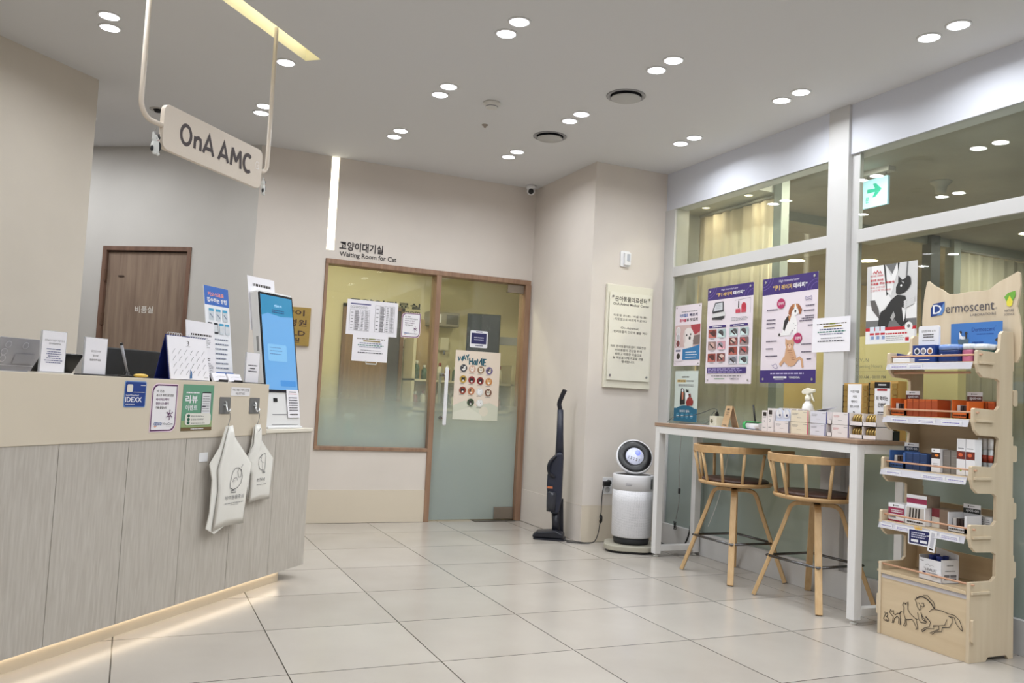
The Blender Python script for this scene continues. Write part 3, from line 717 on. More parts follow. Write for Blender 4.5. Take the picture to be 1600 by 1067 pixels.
PUR = M((92, 40, 92), 0.5); PNK = M((236, 214, 226), 0.5); SW = M((238, 236, 240), 0.5)
def cesco(W, H, brand=True):
    s = Sheet(W, H, PNK, r=W * 0.22, corners=(0, 1, 0, 1))
    def inner(k, m):
        q = rrect(W * k, H - W * (1 - k), W * 0.20, 6, 0, 0, (0, 1, 0, 1)); y = s.lay(); s.add([(a[0], y, a[1]) for a in q], [tuple(range(len(q)))], m)
    inner(0.95, PUR); inner(0.88, SW)
    rows = (('이 곳은', .17, .46, K), ('세스코 과학으로 만든', .17, .84, K), ('바이러스케어', .17, .66, PUR), ('첨단시스템이', .17, .66, PUR), ('가동 중입니다', .17, .60, K))
    for i, (tx, a, b, m) in enumerate(rows): s.text(tx, a, 0.13 + i * 0.085, b, 0.185 + i * 0.085, m, bold=0.015)
    s.circ(0.72, 0.645, 0.055, PUR); 
    for k in range(6):
        a = PI / 6 + k * PI / 3; du = 0.115 * math.cos(a); dv = 0.115 * math.sin(a) * W / H
        s.line([(0.72, 0.645), (0.72 + du, 0.645 + dv)], 0.02, PUR); s.circ(0.72 + du, 0.645 + dv, 0.02, PUR, 10)
    s.line([(0.69, 0.665), (0.75, 0.625)], 0.025, SW)
    if brand:
        s.text('CESCO', 0.14, 0.80, 0.44, 0.86, M((30, 80, 150)), bold=0.02); s.text('VirusCare', 0.47, 0.805, 0.86, 0.855, M((60, 60, 70)))
        s.line([(0.16, 0.88), (0.20, 0.895), (0.25, 0.88)], 0.015, M((220, 120, 30))); s.text('by CESCO', 0.62, 0.875, 0.85, 0.893, GREY)
    return s
poster('window_sticker', 'white sticker with purple outline and virus emblem on the waiting room window', 'sticker', (2.088, yg, 1.617), 0, cesco(0.165, 0.205))
# on the glass door
yg2 = YD + 0.028
s_ = Sheet(0.415, 0.588, M((232, 218, 202), 0.6)); TEAL = M((28, 92, 110), 0.5)
s_.poly([(0, 0.80), (0.25, 0.72), (0.5, 0.80), (0.8, 0.74), (1, 0.80), (1, 1), (0, 1)], M((212, 214, 196), 0.6)); s_.poly([(0, 0.9), (0.35, 0.82), (0.62, 0.92), (0.66, 1), (0, 1)], M((222, 222, 206), 0.6)); s_.circ(0.68, 0.87, 0.10, M((224, 218, 200), 0.6))
L_ = lambda pts: s_.line(pts, 0.024, TEAL)
L_([(.06, .09), (.08, .15), (.11, .10), (.14, .15), (.16, .08)]); L_([(.16, .15), (.19, .07), (.23, .14)]); L_([(.17, .12), (.22, .11)]); L_([(.23, .06), (.26, .10), (.29, .05)]); L_([(.265, .10), (.27, .14)])
L_([(.31, .10), (.31, .20)]); L_([(.38, .10), (.38, .20)]); L_([(.31, .15), (.38, .15)]); L_([(.41, .15), (.41, .19), (.45, .19), (.455, .14), (.41, .145)]); L_([(.48, .20), (.49, .11), (.53, .17), (.57, .10), (.59, .20)]); L_([(.68, .11), (.62, .11), (.62, .20), (.68, .20)]); L_([(.62, .155), (.67, .155)])
bgs = [(60, 62, 72), (208, 170, 150), (150, 120, 92), (96, 84, 140), (196, 160, 70), (150, 40, 44), (140, 40, 40), (196, 130, 70), (150, 60, 40), (186, 120, 90), (222, 222, 222), (120, 80, 60), (70, 92, 64), (226, 226, 222)]
furs = [(236, 236, 232), (240, 226, 214), (226, 218, 200), (190, 180, 160), (40, 40, 42), (42, 38, 38), (52, 46, 46), (220, 180, 130), (40, 38, 40), (214, 160, 110), (240, 240, 240), (214, 206, 190), (50, 46, 44), (240, 240, 240)]
pos = [(.19 + .19 * c, .255 + .16 * r + c * .006) for r in range(3) for c in range(4)] + [(.38, .745), (.58, .75)]
for i, (u, v) in enumerate(pos):
    s_.circ(u, v, 0.077, M(bgs[i], 0.6), 24); F = M(furs[i], 0.6); r = 0.70
    s_.poly([(u - .04, v - .005), (u - .042, v - .04), (u - .012, v - .024)], F); s_.poly([(u + .04, v - .005), (u + .042, v - .04), (u + .012, v - .024)], F)
    s_.circ(u, v + 0.006, 0.043, F, 16); s_.circ(u, v + 0.022, 0.02, M((238, 234, 230)), 10)
    s_.circ(u - .016, v + .002, .007, BLACK, 8); s_.circ(u + .016, v + .002, .007, BLACK, 8)
    if i % 3 == 0: s_.poly([(u - .04, v - .02), (u, v - .03), (u - .01, v + .01), (u - .04, v + .012)], M((50, 46, 48)))
    s_.micro(u - .07, v + .062, u + .05, v + .072, 1, GREY, 0.5, seed=i)
poster('door_poster', 'cream WAY HOME poster with fourteen round cat portraits on the glass door', 'poster', (2.698, yg2, 1.145), 0, s_)
s_ = Sheet(0.162, 0.146, M((236, 236, 240), 0.5), r=0.012); s_.rect(0.07, 0.14, 0.93, 0.78, M((40, 40, 92), 0.5), 0.003)
s_.micro(0.18, 0.34, 0.82, 0.60, 2, M((214, 214, 230)), 0.35, center=True); s_.micro(0.3, 0.84, 0.75, 0.92, 1, NAVY, 0.7, ragged=0); s_.rect(0.32, 0.04, 0.68, 0.09, NAVY)
poster('door_sticker', 'small white and navy blue sticker above the cat poster on the glass door', 'sticker', (2.695, yg2, 1.544), 0, s_)

# ------------------------------------------------------------------ things inside the cat waiting room
t = thing('television', 'dark wall mounted television inside the cat waiting room', 'television', (3.23, 7.95, 1.65), math.radians(-22))
MB().box(-0.17, 0.17, -0.02, 0.03, -0.30, 0.24, BLACK).build('housing', t, bevel=0.006)
MB().box(-0.16, 0.16, -0.023, -0.02, -0.285, 0.228, M((34, 40, 60), 0.35)).build("screen", t)
MB().box(-0.03, 0.5, 0.03, 0.08, -0.06, 0.02, GREY).build('wall_bracket', t)
t = thing('wall_heater', 'grey box heater high on the far wall beside the television', 'heater', (2.98, 8.60, 1.85))
MB().box(-0.17, 0.17, -0.16, 0.02, -0.075, 0.075, M((150, 142, 130), 0.45)).build('housing', t, bevel=0.008)
MB().box(0.02, 0.15, -0.164, -0.16, -0.05, 0.05, M((90, 84, 78), 0.5)).build('grille', t)
MB().box(-0.10, -0.04, -0.163, -0.16, -0.04, 0.05, PAPER).build('label_sticker', t)
t = thing('wall_dispenser', 'small pale dispenser below the heater on the far wall', 'dispenser', (3.03, 8.60, 1.58))
MB().box(-0.05, 0.05, -0.07, 0.02, -0.06, 0.08, M((206, 200, 180), 0.4)).build('body', t, bevel=0.012)
MB().tube([(0, -0.05, -0.06), (0, -0.05, -0.10)], 0.012, GREY, 10).build('spout', t)
s_ = Sheet(0.24, 0.42, M((206, 200, 176), 0.5), r=0.02); s_.rect(0.12, 0.08, 0.88, 0.92, M((232, 228, 214))); s_.line([(0.4, 0.2), (0.6, 0.24), (0.42, 0.4), (0.66, 0.44), (0.6, 0.55), (0.4, 0.5)], 0.05, M((130, 50, 44)), closed=True); s_.rect(0.12, 0.60, 0.88, 0.64, M((110, 50, 44))); s_.micro(0.2, 0.68, 0.8, 0.84, 3, GREY)
poster('framed_notice', 'framed notice with a dark red emblem on the far wall inside the cat waiting room', 'notice', (2.66, 8.615, 1.58), 0, s_)
t = thing('supply_shelf', 'pale shelf unit crowded with small bottles inside the cat waiting room', 'shelf', (3.02, 8.44, 0))
MB().box(-0.42, 0.72, -0.17, 0.17, 0.88, 0.91, M((214, 206, 186))).box(-0.42, -0.39, -0.17, 0.17, 0, 1.62, M((206, 198, 176))).box(0.69, 0.72, -0.17, 0.17, 0, 1.40, M((206, 198, 176))).box(-0.42, 0.72, -0.17, 0.17, 1.18, 1.20, M((214, 206, 186))).build('shelves', t)
MB().box(-0.39, 0.69, -0.16, 0.17, 0.0, 0.86, M((190, 184, 168))).build('cupboard', t)
rb = random.Random(4)
def bottle(x, y, z, h, r, rgb, cap, label, group=None, name='bottle'):
    t = thing(name, label, 'bottle', (x, y, z), 0, group)
    MB().lathe([(r, 0), (r, h * 0.66), (r * 0.5, h * 0.78), (r * 0.4, h * 0.82)], M(rgb, 0.35), 14).build('body', t)
    MB().lathe([(r * 0.48, h * 0.8), (r * 0.48, h), (0, h)], M(cap, 0.4), 12).build('cap', t)
    return t
b0 = None
cols = [((226, 224, 214), (60, 60, 66)), ((150, 60, 54), (230, 230, 225)), ((70, 100, 80), (230, 230, 225)), ((214, 210, 196), (150, 50, 50)), ((90, 84, 80), (220, 216, 210))]
for zz in (0.91, 1.20):
    for k in range(12):
        c1, c2 = cols[rb.randrange(5)]
        bottle(2.68 + k * 0.085, 8.38, zz + .001, rb.uniform(0.14, 0.22), 0.03, c1, c2, 'small bottle on the %s board of the supply shelf inside the cat waiting room' % ('lower' if zz < 1 else 'upper'), 'bottles %s on the supply shelf' % ('low' if zz < 1 else 'high'))
def spray(loc, h, r, body, head, label, rot=0.0, name='spray_bottle', flip=1):
    t = thing(name, label, 'spray bottle', loc, rot)
    MB().lathe([(r * 0.92, 0), (r, 0.005), (r, h * 0.55), (r * 0.85, h * 0.63), (r * 0.45, h * 0.69), (r * 0.42, h * 0.74)], body, 24).build('bottle_body', t)
    MB().lathe([(r * 0.55, h * 0.72), (r * 0.55, h * 0.80), (r * 0.36, h * 0.82), (r * 0.32, h * 0.86)], head, 20).build('collar', t)
    k = h * 0.86; f = flip
    hd = MB().prism([(-0.036 * f, k), (0.012 * f, k), (0.02 * f, k + 0.006), (0.052 * f, k + 0.012), (0.054 * f, k + 0.03), (0.0, k + 0.038), (-0.03 * f, k + 0.03), (-0.046 * f, k + 0.014)], 'y', -0.012, 0.012, head)
    hd.build('head', t, bevel=0.004)
    MB().tube([(0.03 * f, 0, k + 0.012), (0.032 * f, 0, k - 0.012), (0.042 * f, 0, k - 0.03), (0.052 * f, 0, k - 0.042)], [0.006, 0.006, 0.005, 0.004], head, 8).build('trigger', t)
    return t
struct('trim_7', MB().box(1.05, 2.9, 6.90, 7.25, 0.56, 0.60, M((214, 214, 206))).box(1.05, 2.2, 6.95, 7.2, 0, 0.56, M((200, 198, 188))))
spray((1.48, 7.0, 0.60), 0.24, 0.035, M((216, 226, 226), 0.3), WHITE, 'white spray bottle behind the frosted window, at its left edge')
spray((2.22, 6.99, 0.60), 0.29, 0.036, M((226, 228, 224), 0.3), WHITE, 'white spray bottle behind the frosted window, by the door post')
spray((1.68, 7.02, 0.60), 0.26, 0.036, M((60, 150, 130), 0.3), WHITE, 'green spray bottle behind the frosted window')
o = MB().prism(rrect(0.15, 0.09, 0.035), 'y', -0.04, 0.04, WHITE).build('tissue_box', loc=(1.86, 7.05, 0.648), bevel=0.01); tag(o, 'rounded white box on the sill behind the frosted window', 'box')
o = MB().sphere((0, 0, 0), 0.06, WHITE, 10, (1, 0.8, 0.8)).sphere((0.05, 0, 0.02), 0.04, WHITE, 10).build('plush_toy', loc=(1.72, 7.18, 0.652)); tag(o, 'white rounded soft toy beside the green spray bottle behind the window', 'toy')

# ------------------------------------------------------------------ reception desk
PANEL = wood_mat((196, 190, 182), (180, 173, 164), 0.55, 'Z', 26, 3)
rd = thing('reception_desk', 'long oblique reception desk with pale wood boards and a cream upper band', 'reception desk', tuple(CO), TH)
MB().box(-1.7, 1.165, -0.004, 0.38, 0.806, 1.066, CREAM).build('upper_counter', rd, bevel=0.002)
MB().box(1.165, 1.622, -0.006, 0.50, 0.812, 0.831, M((226, 220, 206), 0.4)).build('ledge', rd, bevel=0.003)
seams = [-1.7, -1.202, -0.850, -0.498, -0.146, 0.206, 0.558, 0.914, 1.266, 1.617]
for a, b in zip(seams, seams[1:]): MB().box(a + 0.0015, b - 0.0015, 0, 0.018, 0.068, 0.8055 if b <= 1.2 else 0.811, PANEL).build('front_board', rd)
MB().box(1.599, 1.617, 0.0185, 0.50, 0.068, 0.811, PANEL).build('end_board', rd)
MB().box(-1.7, 1.598, 0.0185, 0.50, 0.068, 0.8055, M((60, 56, 52), 0.8)).build('carcass', rd)
MB().box(-1.7, 1.45, 0.05, 0.46, 0.0, 0.068, CREAM).build('kick_plate', rd)
MB().box(-1.7, 1.44, 0.034, 0.0495, 0.058, 0.0655, M((255, 238, 212), em=5.5)).build('light_strip', rd)
MB().box(-1.7, 1.1, 0.50, 1.05, 0.70, 0.735, CREAM).box(-1.7, -1.66, 0.5, 1.05, 0, 0.70, CREAM).box(1.06, 1.1, 0.5, 1.05, 0, 0.70, CREAM).build('staff_desk', rd)

def ct(name, label, cat, u, v, z, dr=0.0, group=None): return thing(name, label, cat, C(u, v, z), TH + dr, group)
def cs(name, label, cat, u, v, z, sheet, group=None):
    o = sheet.build(name, loc=C(u, v, z), rot=TH); return tag(o, label, cat, group)
vf = 0.0045
# stickers on the upper band
s_ = Sheet(0.122, 0.108, M((116, 150, 200), 0.4), r=0.008); s_.rect(0.03, 0.035, 0.97, 0.965, M((28, 62, 138), 0.4), 0.007)
WH = M((236, 236, 240), 0.5)
s_.text('Gold Standard', 0.07, 0.50, 0.66, 0.57, WH, bold=0.01); s_.text('IDEXX', 0.06, 0.61, 0.82, 0.80, WH, bold=0.02); s_.micro(0.4, 0.40, 0.93, 0.44, 1, WH, 0.5, ragged=0); s_.micro(0.72, 0.13, 0.95, 0.18, 1, WH, 0.6, ragged=0)
s_.rect(0.10, 0.13, 0.36, 0.42, M((226, 220, 210), 0.5), 0.006); s_.micro(0.07, 0.85, 0.5, 0.91, 1, WH, 0.5)
cs('counter_sticker', 'blue square IDEXX sticker on the cream band of the reception desk', 'sticker', 0.213, vf, 0.998, s_)
cs('counter_sticker', 'white CESCO sticker with a purple outline on the reception desk', 'sticker', 0.389, vf, 0.943, cesco(0.162, 0.208))
s_ = Sheet(0.212, 0.208, M((104, 158, 130), 0.5))
s_.rect(0, 0.78, 1, 0.94, M((150, 172, 122), 0.5)); s_.rect(0, 0.925, 1, 1, M((110, 88, 56), 0.5))
s_.micro(0.10, 0.15, 0.52, 0.20, 1, WH, 0.6, ragged=0); s_.text('리뷰', 0.08, 0.23, 0.47, 0.40, WH, bold=0.03); s_.text('이벤트', 0.10, 0.44, 0.48, 0.56, WH, bold=0.02)
s_.rect(0.60, 0.15, 0.92, 0.66, M((40, 60, 56), 0.4), 0.012); s_.rect(0.615, 0.18, 0.905, 0.66, M((222, 222, 226), 0.4)); s_.micro(0.64, 0.22, 0.88, 0.60, 7, GREY, 0.3, seed=9); s_.rect(0.63, 0.46, 0.75, 0.485, M((40, 36, 60)))
s_.rect(0.10, 0.62, 0.94, 0.875, M((226, 224, 216), 0.5), 0.014)
for k in range(3): s_.circ(0.21, 0.675 + 0.075 * k, 0.045, M((36, 92, 72), 0.5), 16, sy=0.75); s_.micro(0.29, 0.655 + 0.075 * k, 0.78, 0.70 + 0.075 * k, 2, M((70, 80, 78)), 0.35, seed=k)
s_.micro(0.3, 0.945, 0.72, 0.975, 1, WH, 0.6, ragged=0)
cs('counter_notice', 'green review event notice with a phone drawing on the reception desk', 'notice', 0.611, vf, 0.944, s_)
s_ = Sheet(0.152, 0.042, M((232, 230, 232), 0.5)); s_.text('사료, 용품 구매하신분들', 0.06, 0.14, 0.94, 0.44, K); s_.text('비닐 챙기세요', 0.25, 0.56, 0.72, 0.86, K)
cs('paper_label', 'small white label with two lines of text between the two wall hooks', 'label', 0.923, vf, 1.023, s_)
def hook(u, label):
    t = ct('adhesive_hook', label, 'hook', u, vf, 0.955)
    MB().prism(rrect(0.083, 0.08, 0.003), 'y', -0.002, 0, M((122, 122, 122), 0.35, metal=0.2)).build('plate', t)
    MB().tube([(0, -0.003, 0.02), (0.002, -0.008, 0.012), (-0.002, -0.012, -0.01), (-0.006, -0.022, -0.028), (0.0, -0.03, -0.024), (0.004, -0.03, -0.014)], 0.0045, M((225, 228, 230), 0.15, metal=0.7), 8).lathe([(0.013, 0), (0.012, 0.004), (0, 0.005)], M((205, 208, 210), 0.2), 16).build('clear_hook', t)
    w = smooth_path([(0.002, -0.026, -0.024), (0.018, -0.024, -0.05), (0.010, -0.022, -0.085), (-0.002, -0.022, -0.115), (-0.006, -0.03, -0.128), (0.006, -0.036, -0.125), (0.012, -0.036, -0.112)], 2)
    MB().tube(w, 0.002, STEEL, 8).build('wire_hook', t)
    return t
hook(0.807, 'grey adhesive hook under the label, the left of two'); hook(1.044, 'grey adhesive hook near the end of the desk, the right of two')
cs('tape_patch', 'piece of white tape on the wood board left of the larger bag', 'tape', 0.68, 0.0015, 0.716, (lambda s: s.rect(0, 0, 1, 1, WHITE))(Sheet(0.062, 0.042, WHITE, t=0.001)))
# carrier bags
BAG = M((232, 230, 224), 0.55, bump=0.6, nscale=14)
def bag(label, vb, u, z, outline, back, art, W, ac, group='white carrier bags hanging on hooks'):
    t = ct('carrier_bag', label, 'bag', u, vb, z)
    b = MB(); n = len(outline); y0 = -0.014
    # front and back skins meet at the outline; belly pushed out in the middle
    cxx = sum(p[0] for p in outline) / n; czz = sum(p[1] for p in outline) / n
    rings = []
    for k, dy in ((1.0, 0.0), (0.85, 0.009), (0.5, 0.0115)):
        rings.append([(cxx + (p[0] - cxx) * k, -dy, czz + (p[1] - czz) * k) for p in outline])
    vs = [v for r in rings for v in r]; fs = []
    for r in range(2):
        for i in range(n): j = (i + 1) % n; fs.append((r * n + i, r * n + j, (r + 1) * n + j, (r + 1) * n + i))
    fs.append(tuple(2 * n + i for i in range(n))); b.add(vs, fs, BAG, True)
    b2 = [(p[0], 0.012 if i % 2 else 0.016, p[1]) for i, p in enumerate(back)]
    b.add([(p[0], 0.0, p[1]) for p in outline] + b2, [tuple(range(n))[::-1]], BAG)
    fk = b.build('front_skin', t)
    MB().prism(back, 'y', 0.006, 0.012, BAG).build('back_skin', t)
    a = Sheet(W, W * 1.5, None, y=-0.0125, cx=ac[0], cz=ac[1]); INKG = M((92, 92, 96), 0.7); art(a, INKG); a.build('print', fk)
    return t
def art1(a, m):
    a.line([(0.42, .02), (.25, .1), (.18, .25), (.12, .42), (.15, .52), (.35, .56), (.6, .52), (.8, .42), (.86, .25), (.75, .08), (.6, .02), (.42, .02)], .022, m)
    a.line([(.62, .02), (.55, .12), (.62, .26), (.74, .26), (.8, .15), (.76, .06)], .02, m); a.line([(.58, .34), (.48, .26), (.34, .28), (.26, .36)], .018, m)
    for u, v in ((.28, .36), (.38, .34), (.33, .42)): a.circ(u, v, .015, m, 8)
    a.line([(.74, .02), (.84, -.06)], .018, m); a.line([(.22, .58), (.5, .58), (.5, .63), (.2, .63)], .018, m, closed=True)
    a.text('반려동물중심', -0.12, .70, 1.0, .80, m); a.micro(-.15, .88, 1.0, .91, 1, m, .5, ragged=0); a.micro(.2, .93, .7, .95, 1, m, .5, ragged=0)
bag('large white plastic bag with a line drawing of a dog, hanging at the left hook', 0.052, 0.80, 0.86,
    [(-0.012, 0.0), (0.016, 0.004), (0.04, -0.055), (0.19, -0.185), (0.165, -0.33), (0.15, -0.475), (0.0, -0.47), (-0.085, -0.485), (-0.06, -0.30), (-0.075, -0.20), (-0.05, -0.13)],
    [(-0.022, 0.0), (-0.008, 0.0), (0.02, -0.15), (0.10, -0.44), (-0.06, -0.50), (-0.118, -0.47), (-0.10, -0.40), (-0.098, -0.25), (-0.125, -0.175), (-0.06, -0.10)], art1, 0.125, (0.055, -0.29))
def art2(a, m):
    a.line([(.1, .3), (.12, .15), (.3, .05), (.55, .02), (.62, .1), (.6, .5), (.4, .5), (.2, .45), (.1, .3)], .022, m); a.line([(.3, .05), (.26, .2), (.4, .3), (.42, .5)], .018, m); a.circ(.48, .28, .016, m, 8)
    a.line([(.42, .54), (.62, .54), (.62, .58), (.42, .58)], .02, m, closed=True); a.text('반려', 0.05, .72, .62, .82, m); a.micro(.05, .90, .75, .93, 1, m, .5, ragged=0)
bag('smaller white plastic bag folded half over, hanging at the right hook', 0.030, 1.05, 0.862,
    [(-0.022, 0.0), (0.022, 0.0), (0.026, -0.065), (0.155, -0.175), (0.15, -0.27), (0.143, -0.385), (0.055, -0.378), (-0.035, -0.39), (-0.03, -0.25), (-0.085, -0.165), (-0.025, -0.10)],
    [(-0.018, -0.01), (0.018, -0.01), (0.03, -0.2), (0.12, -0.36), (-0.03, -0.37), (-0.06, -0.2), (-0.03, -0.1)], art2, 0.115, (0.055, -0.23))

# kiosk
ZC = 1.0665
t = ct('check_in_kiosk', 'white self check-in kiosk with a tall blue touch screen leaning back', 'kiosk', 1.3825, -0.03, 0.8315, math.radians(-5))
ln = math.radians(-9.6)
MB().prism([(-0.01, 0), (0.20, 0), (0.20, 0.012), (-0.01, 0.012)], 'x', -0.147, 0.147, WHITE).build('base', t, bevel=0.003)
def tilt(mb): mb.X = Matrix.Rotation(ln, 4, 'X'); return mb
b = tilt(MB()); b.prism(rrect(0.295, 0.752, 0.012, cz=0.378), 'y', 0.0, 0.05, M((228, 228, 228), 0.35)); kb = b.build('body', t, bevel=0.003)
b = tilt(MB()); b.prism(rrect(0.288, 0.545, 0.006, cz=0.470), 'y', -0.006, 0.0, M((14, 18, 30), 0.2)); bz = b.build('bezel', kb)
b = Sheet(0.268, 0.520, M((92, 144, 192), 0.15, em=0.62), t=0.001, y=-0.0062, cz=0.470, X=Matrix.Rotation(ln, 4, 'X'))
b.poly([(0, 0), (1, 0), (1, .20), (.6, .215), (.2, .19), (0, .22)], M((46, 122, 162), 0.15, em=0.5)); b.text('반갑습니다', .42, .09, .66, .115, M((180, 215, 235), 0.3, em=0.9)); b.micro(.30, .14, .76, .185, 2, M((30, 60, 110), 0.3, em=0.3), .5, center=True)
b.rect(.12, .52, .72, .70, M((112, 162, 200), 0.2, em=0.62), .01); b.micro(.18, .54, .6, .64, 3, M((70, 110, 160), 0.3, em=0.5), .25); b.rect(.45, .90, .95, .96, M((60, 120, 178), 0.2, em=0.7), .006)
b.build('screen', bz.parent)
b = tilt(MB()); b.box(-0.075, -0.045, -0.004, 0, 0.145, 0.165, BLACK); b.build('card_reader', kb)
b = tilt(MB()); b.box(-0.09, 0.03, -0.002, 0, 0.075, 0.078, GREY); b.build('receipt_slot', kb)
b = tilt(MB()); b.box(-0.10, 0.12, -0.0015, 0, 0.02, 0.022, GREY); b.build('cover_seam', kb)
b = tilt(MB()); b.box(-0.149, -0.1475, 0.012, 0.026, 0.42, 0.50, M((150, 150, 150), 0.5)); b.build('side_vent', kb)
s_ = Sheet(0.105, 0.155, PAPER, t=0.0006, y=-0.0068, X=Matrix.Rotation(ln, 4, 'X') @ Matrix.Translation((0.085, 0, 0.135)))
s_.micro(.2, .05, .8, .11, 1, K, .6, center=True); s_.micro(.15, .13, .85, .17, 1, M((200, 60, 50)), .5, center=True); s_.micro(.12, .24, .88, .78, 6, M((60, 60, 70)), .4, center=True, ragged=.1); s_.micro(.15, .85, .85, .92, 1, K, .6, center=True)
s_.build('instruction_sticker', t)
s_ = Sheet(0.225, 0.30, PAPER, t=0.001, y=0.0, X=Matrix.Rotation(ln, 4, 'X') @ Matrix.Translation((-0.045, 0.053, 0.69)))
s_.micro(.18, .12, .85, .19, 1, K, .7, ragged=0); s_.build('paper_sign', t)

# things on the upper band
def sheet_tilt(W, H, m, deg, t_=0.0012):
    return Sheet(W, H, m, t=t_, cz=H / 2, X=Matrix.Rotation(math.radians(-deg), 4, 'X'))
CLR = M((214, 216, 222), 0.1, alpha=0.45)
def sign_holder(label, u, v, W, H, rows, base_rgb, base_w, seed, wt=0.0):
    t = ct('sign_holder', label, 'sign holder', u, v, ZC)
    MB().prism(rrect(base_w, 0.055, 0.004), 'z', 0, 0.004, M(base_rgb, 0.4)).build('base', t)
    MB().box(-W / 2 - 0.004, W / 2 + 0.004, -0.002, 0.004, 0.004, H + 0.008, CLR).build('acrylic_cover', t)
    s = Sheet(W, H, PAPER, t=0.001, y=-0.0022, cz=0.006 + H / 2)
    rows(s); s.build('paper', t); return t
def r1(s):
    s.text('원장님과 의 상담이 가능하오니', .10, .20, .92, .25, K); s.text('접수처에 말씀해주세요', .28, .28, .78, .325, K)
    s.micro(.2, .42, .8, .46, 1, LB, .6, center=True, ragged=0); s.micro(.12, .48, .92, .80, 6, M((110, 110, 150)), .4, center=True, ragged=.4)
sign_holder('small sign holder in front of the black tablet at the left end of the desk', -0.158, -0.055, 0.108, 0.150, r1, (214, 210, 205), 0.16, 1)
def r2(s):
    for i, (tx, a, b) in enumerate((('용건있으시면', .28, .72), ('벨소리로', .36, .62), ('말씀해주세요', .24, .74))): s.text(tx, a, .34 + i * .12, b, .40 + i * .12, K)
sign_holder('small sign holder with three short lines standing in front of the dark monitor', 0.046, -0.055, 0.110, 0.142, r2, (30, 30, 32), 0.19, 2)
def r3(s):
    for i, (a, b) in enumerate(((.14, .86), (.3, .7), (.16, .84))): s.micro(a, .40 + i * .10, b, .455 + i * .10, 1, M((60, 60, 70)), .7, ragged=0)
sign_holder('small sign holder at the right end of the cream band beside the kiosk', 1.082, -0.05, 0.110, 0.150, r3, (26, 26, 28), 0.15, 3)
# devices facing the staff, seen from behind
t = ct('clear_desk_panel', 'clear grey panel with round marks leaning at the far left of the desk', 'panel', -0.10, -0.27, ZC)
b = MB(); b.X = Matrix.Rotation(math.radians(20), 4, 'X'); b.prism(rrect(0.28, 0.135, 0.004, cz=0.0685), 'y', -0.004, 0.0, M((176, 176, 184), 0.15, alpha=0.75)); b.build('panel', t)
s_ = Sheet(0.28, 0.135, None, y=-0.0045, cz=0.0685, X=Matrix.Rotation(math.radians(20), 4, 'X')); LG = M((205, 205, 212), 0.3)
for u, v in ((.15, .2), (.42, .2), (.12, .42), (.13, .62)): s_.circ(u, v, .05, LG); s_.circ(u, v, .04, M((160, 160, 168), 0.3))
s_.rect(.3, .45, .62, .75, M((160, 160, 168), 0.3)); s_.rect(0.02, .80, .95, .815, LG); s_.build('print', t)
MB().box(-0.12, 0.12, -0.01, 0.05, 0, 0.003, M((190, 190, 195), 0.2)).build('foot', t)
t = ct('tablet', 'black tablet leaning behind the leftmost sign holder', 'tablet', -0.068, -0.155, ZC)
b = MB(); b.X = Matrix.Rotation(math.radians(35), 4, 'X'); b.prism(rrect(0.19, 0.098, 0.006, cz=0.05), 'y', -0.007, 0.0, M((20, 22, 26), 0.35)); b.build('case', t, bevel=0.002)
MB().box(-0.04, 0.04, -0.06, 0.01, 0, 0.003, BLACK).build('stand', t)
t = ct('computer_monitor', 'dark monitor seen from behind, standing on the staff desk', 'monitor', 0.95, -0.64, 0.7355)
b = MB(); b.box(-0.26, 0.26, 0.0, 0.03, 0.17, 0.475, M((30, 32, 36), 0.5)); b.build('housing', t, bevel=0.006)
MB().box(-0.26, 0.26, -0.004, 0.0, 0.215, 0.222, M((50, 52, 56), 0.5)).build('back_ridge', t)
MB().box(-0.03, 0.03, -0.02, 0.0, 0.01, 0.3, BLACK).prism(rrect(0.22, 0.18, 0.02), 'z', 0, 0.01, BLACK).build('stand', t)
t = ct('stylus', 'grey stylus pen leaning in a holder in front of the dark monitor', 'pen', 0.305, -0.13, ZC)
MB().tube([(0.006, 0, 0.012), (-0.038, 0.004, 0.135)], [0.0045, 0.0065], M((150, 150, 156), 0.3), 10).build('barrel', t)
MB().tube([(-0.038, 0.004, 0.135), (-0.041, 0.004, 0.144)], [0.0066, 0.005], BLACK, 10).build('cap', t)
MB().lathe([(0.03, 0), (0.03, 0.004), (0.012, 0.012), (0.012, 0.02), (0, 0.02)], BLACK, 18).build('holder', t)
o = MB().sphere((0, 0, 0.009), 0.036, M((214, 178, 80), 0.5), 10, (1, 0.6, 0.25)).build('sponge', loc=C(0.31, -0.06, ZC), rot=TH); tag(o, 'small yellow oval pad lying on the desk near the blue calendar', 'pad')
t = ct('cable', 'thin dark cable lying along the desk between the holder and the calendar', 'cable', 0.25, -0.09, ZC)
MB().tube(smooth_path([(-0.12, 0.02, 0.004), (-0.06, -0.02, 0.004), (0.0, 0.0, 0.005), (0.08, -0.01, 0.004), (0.17, 0.02, 0.004)]), 0.003, BLACK, 6).build('cable_line', t)
o = MB().prism(rrect(0.24, 0.09, 0.004), 'z', 0, 0.005, M((54, 48, 46), 0.6)).build('desk_mat', loc=C(0.30, -0.20, ZC), rot=TH); tag(o, 'flat dark mat on the desk in front of the monitor', 'mat')

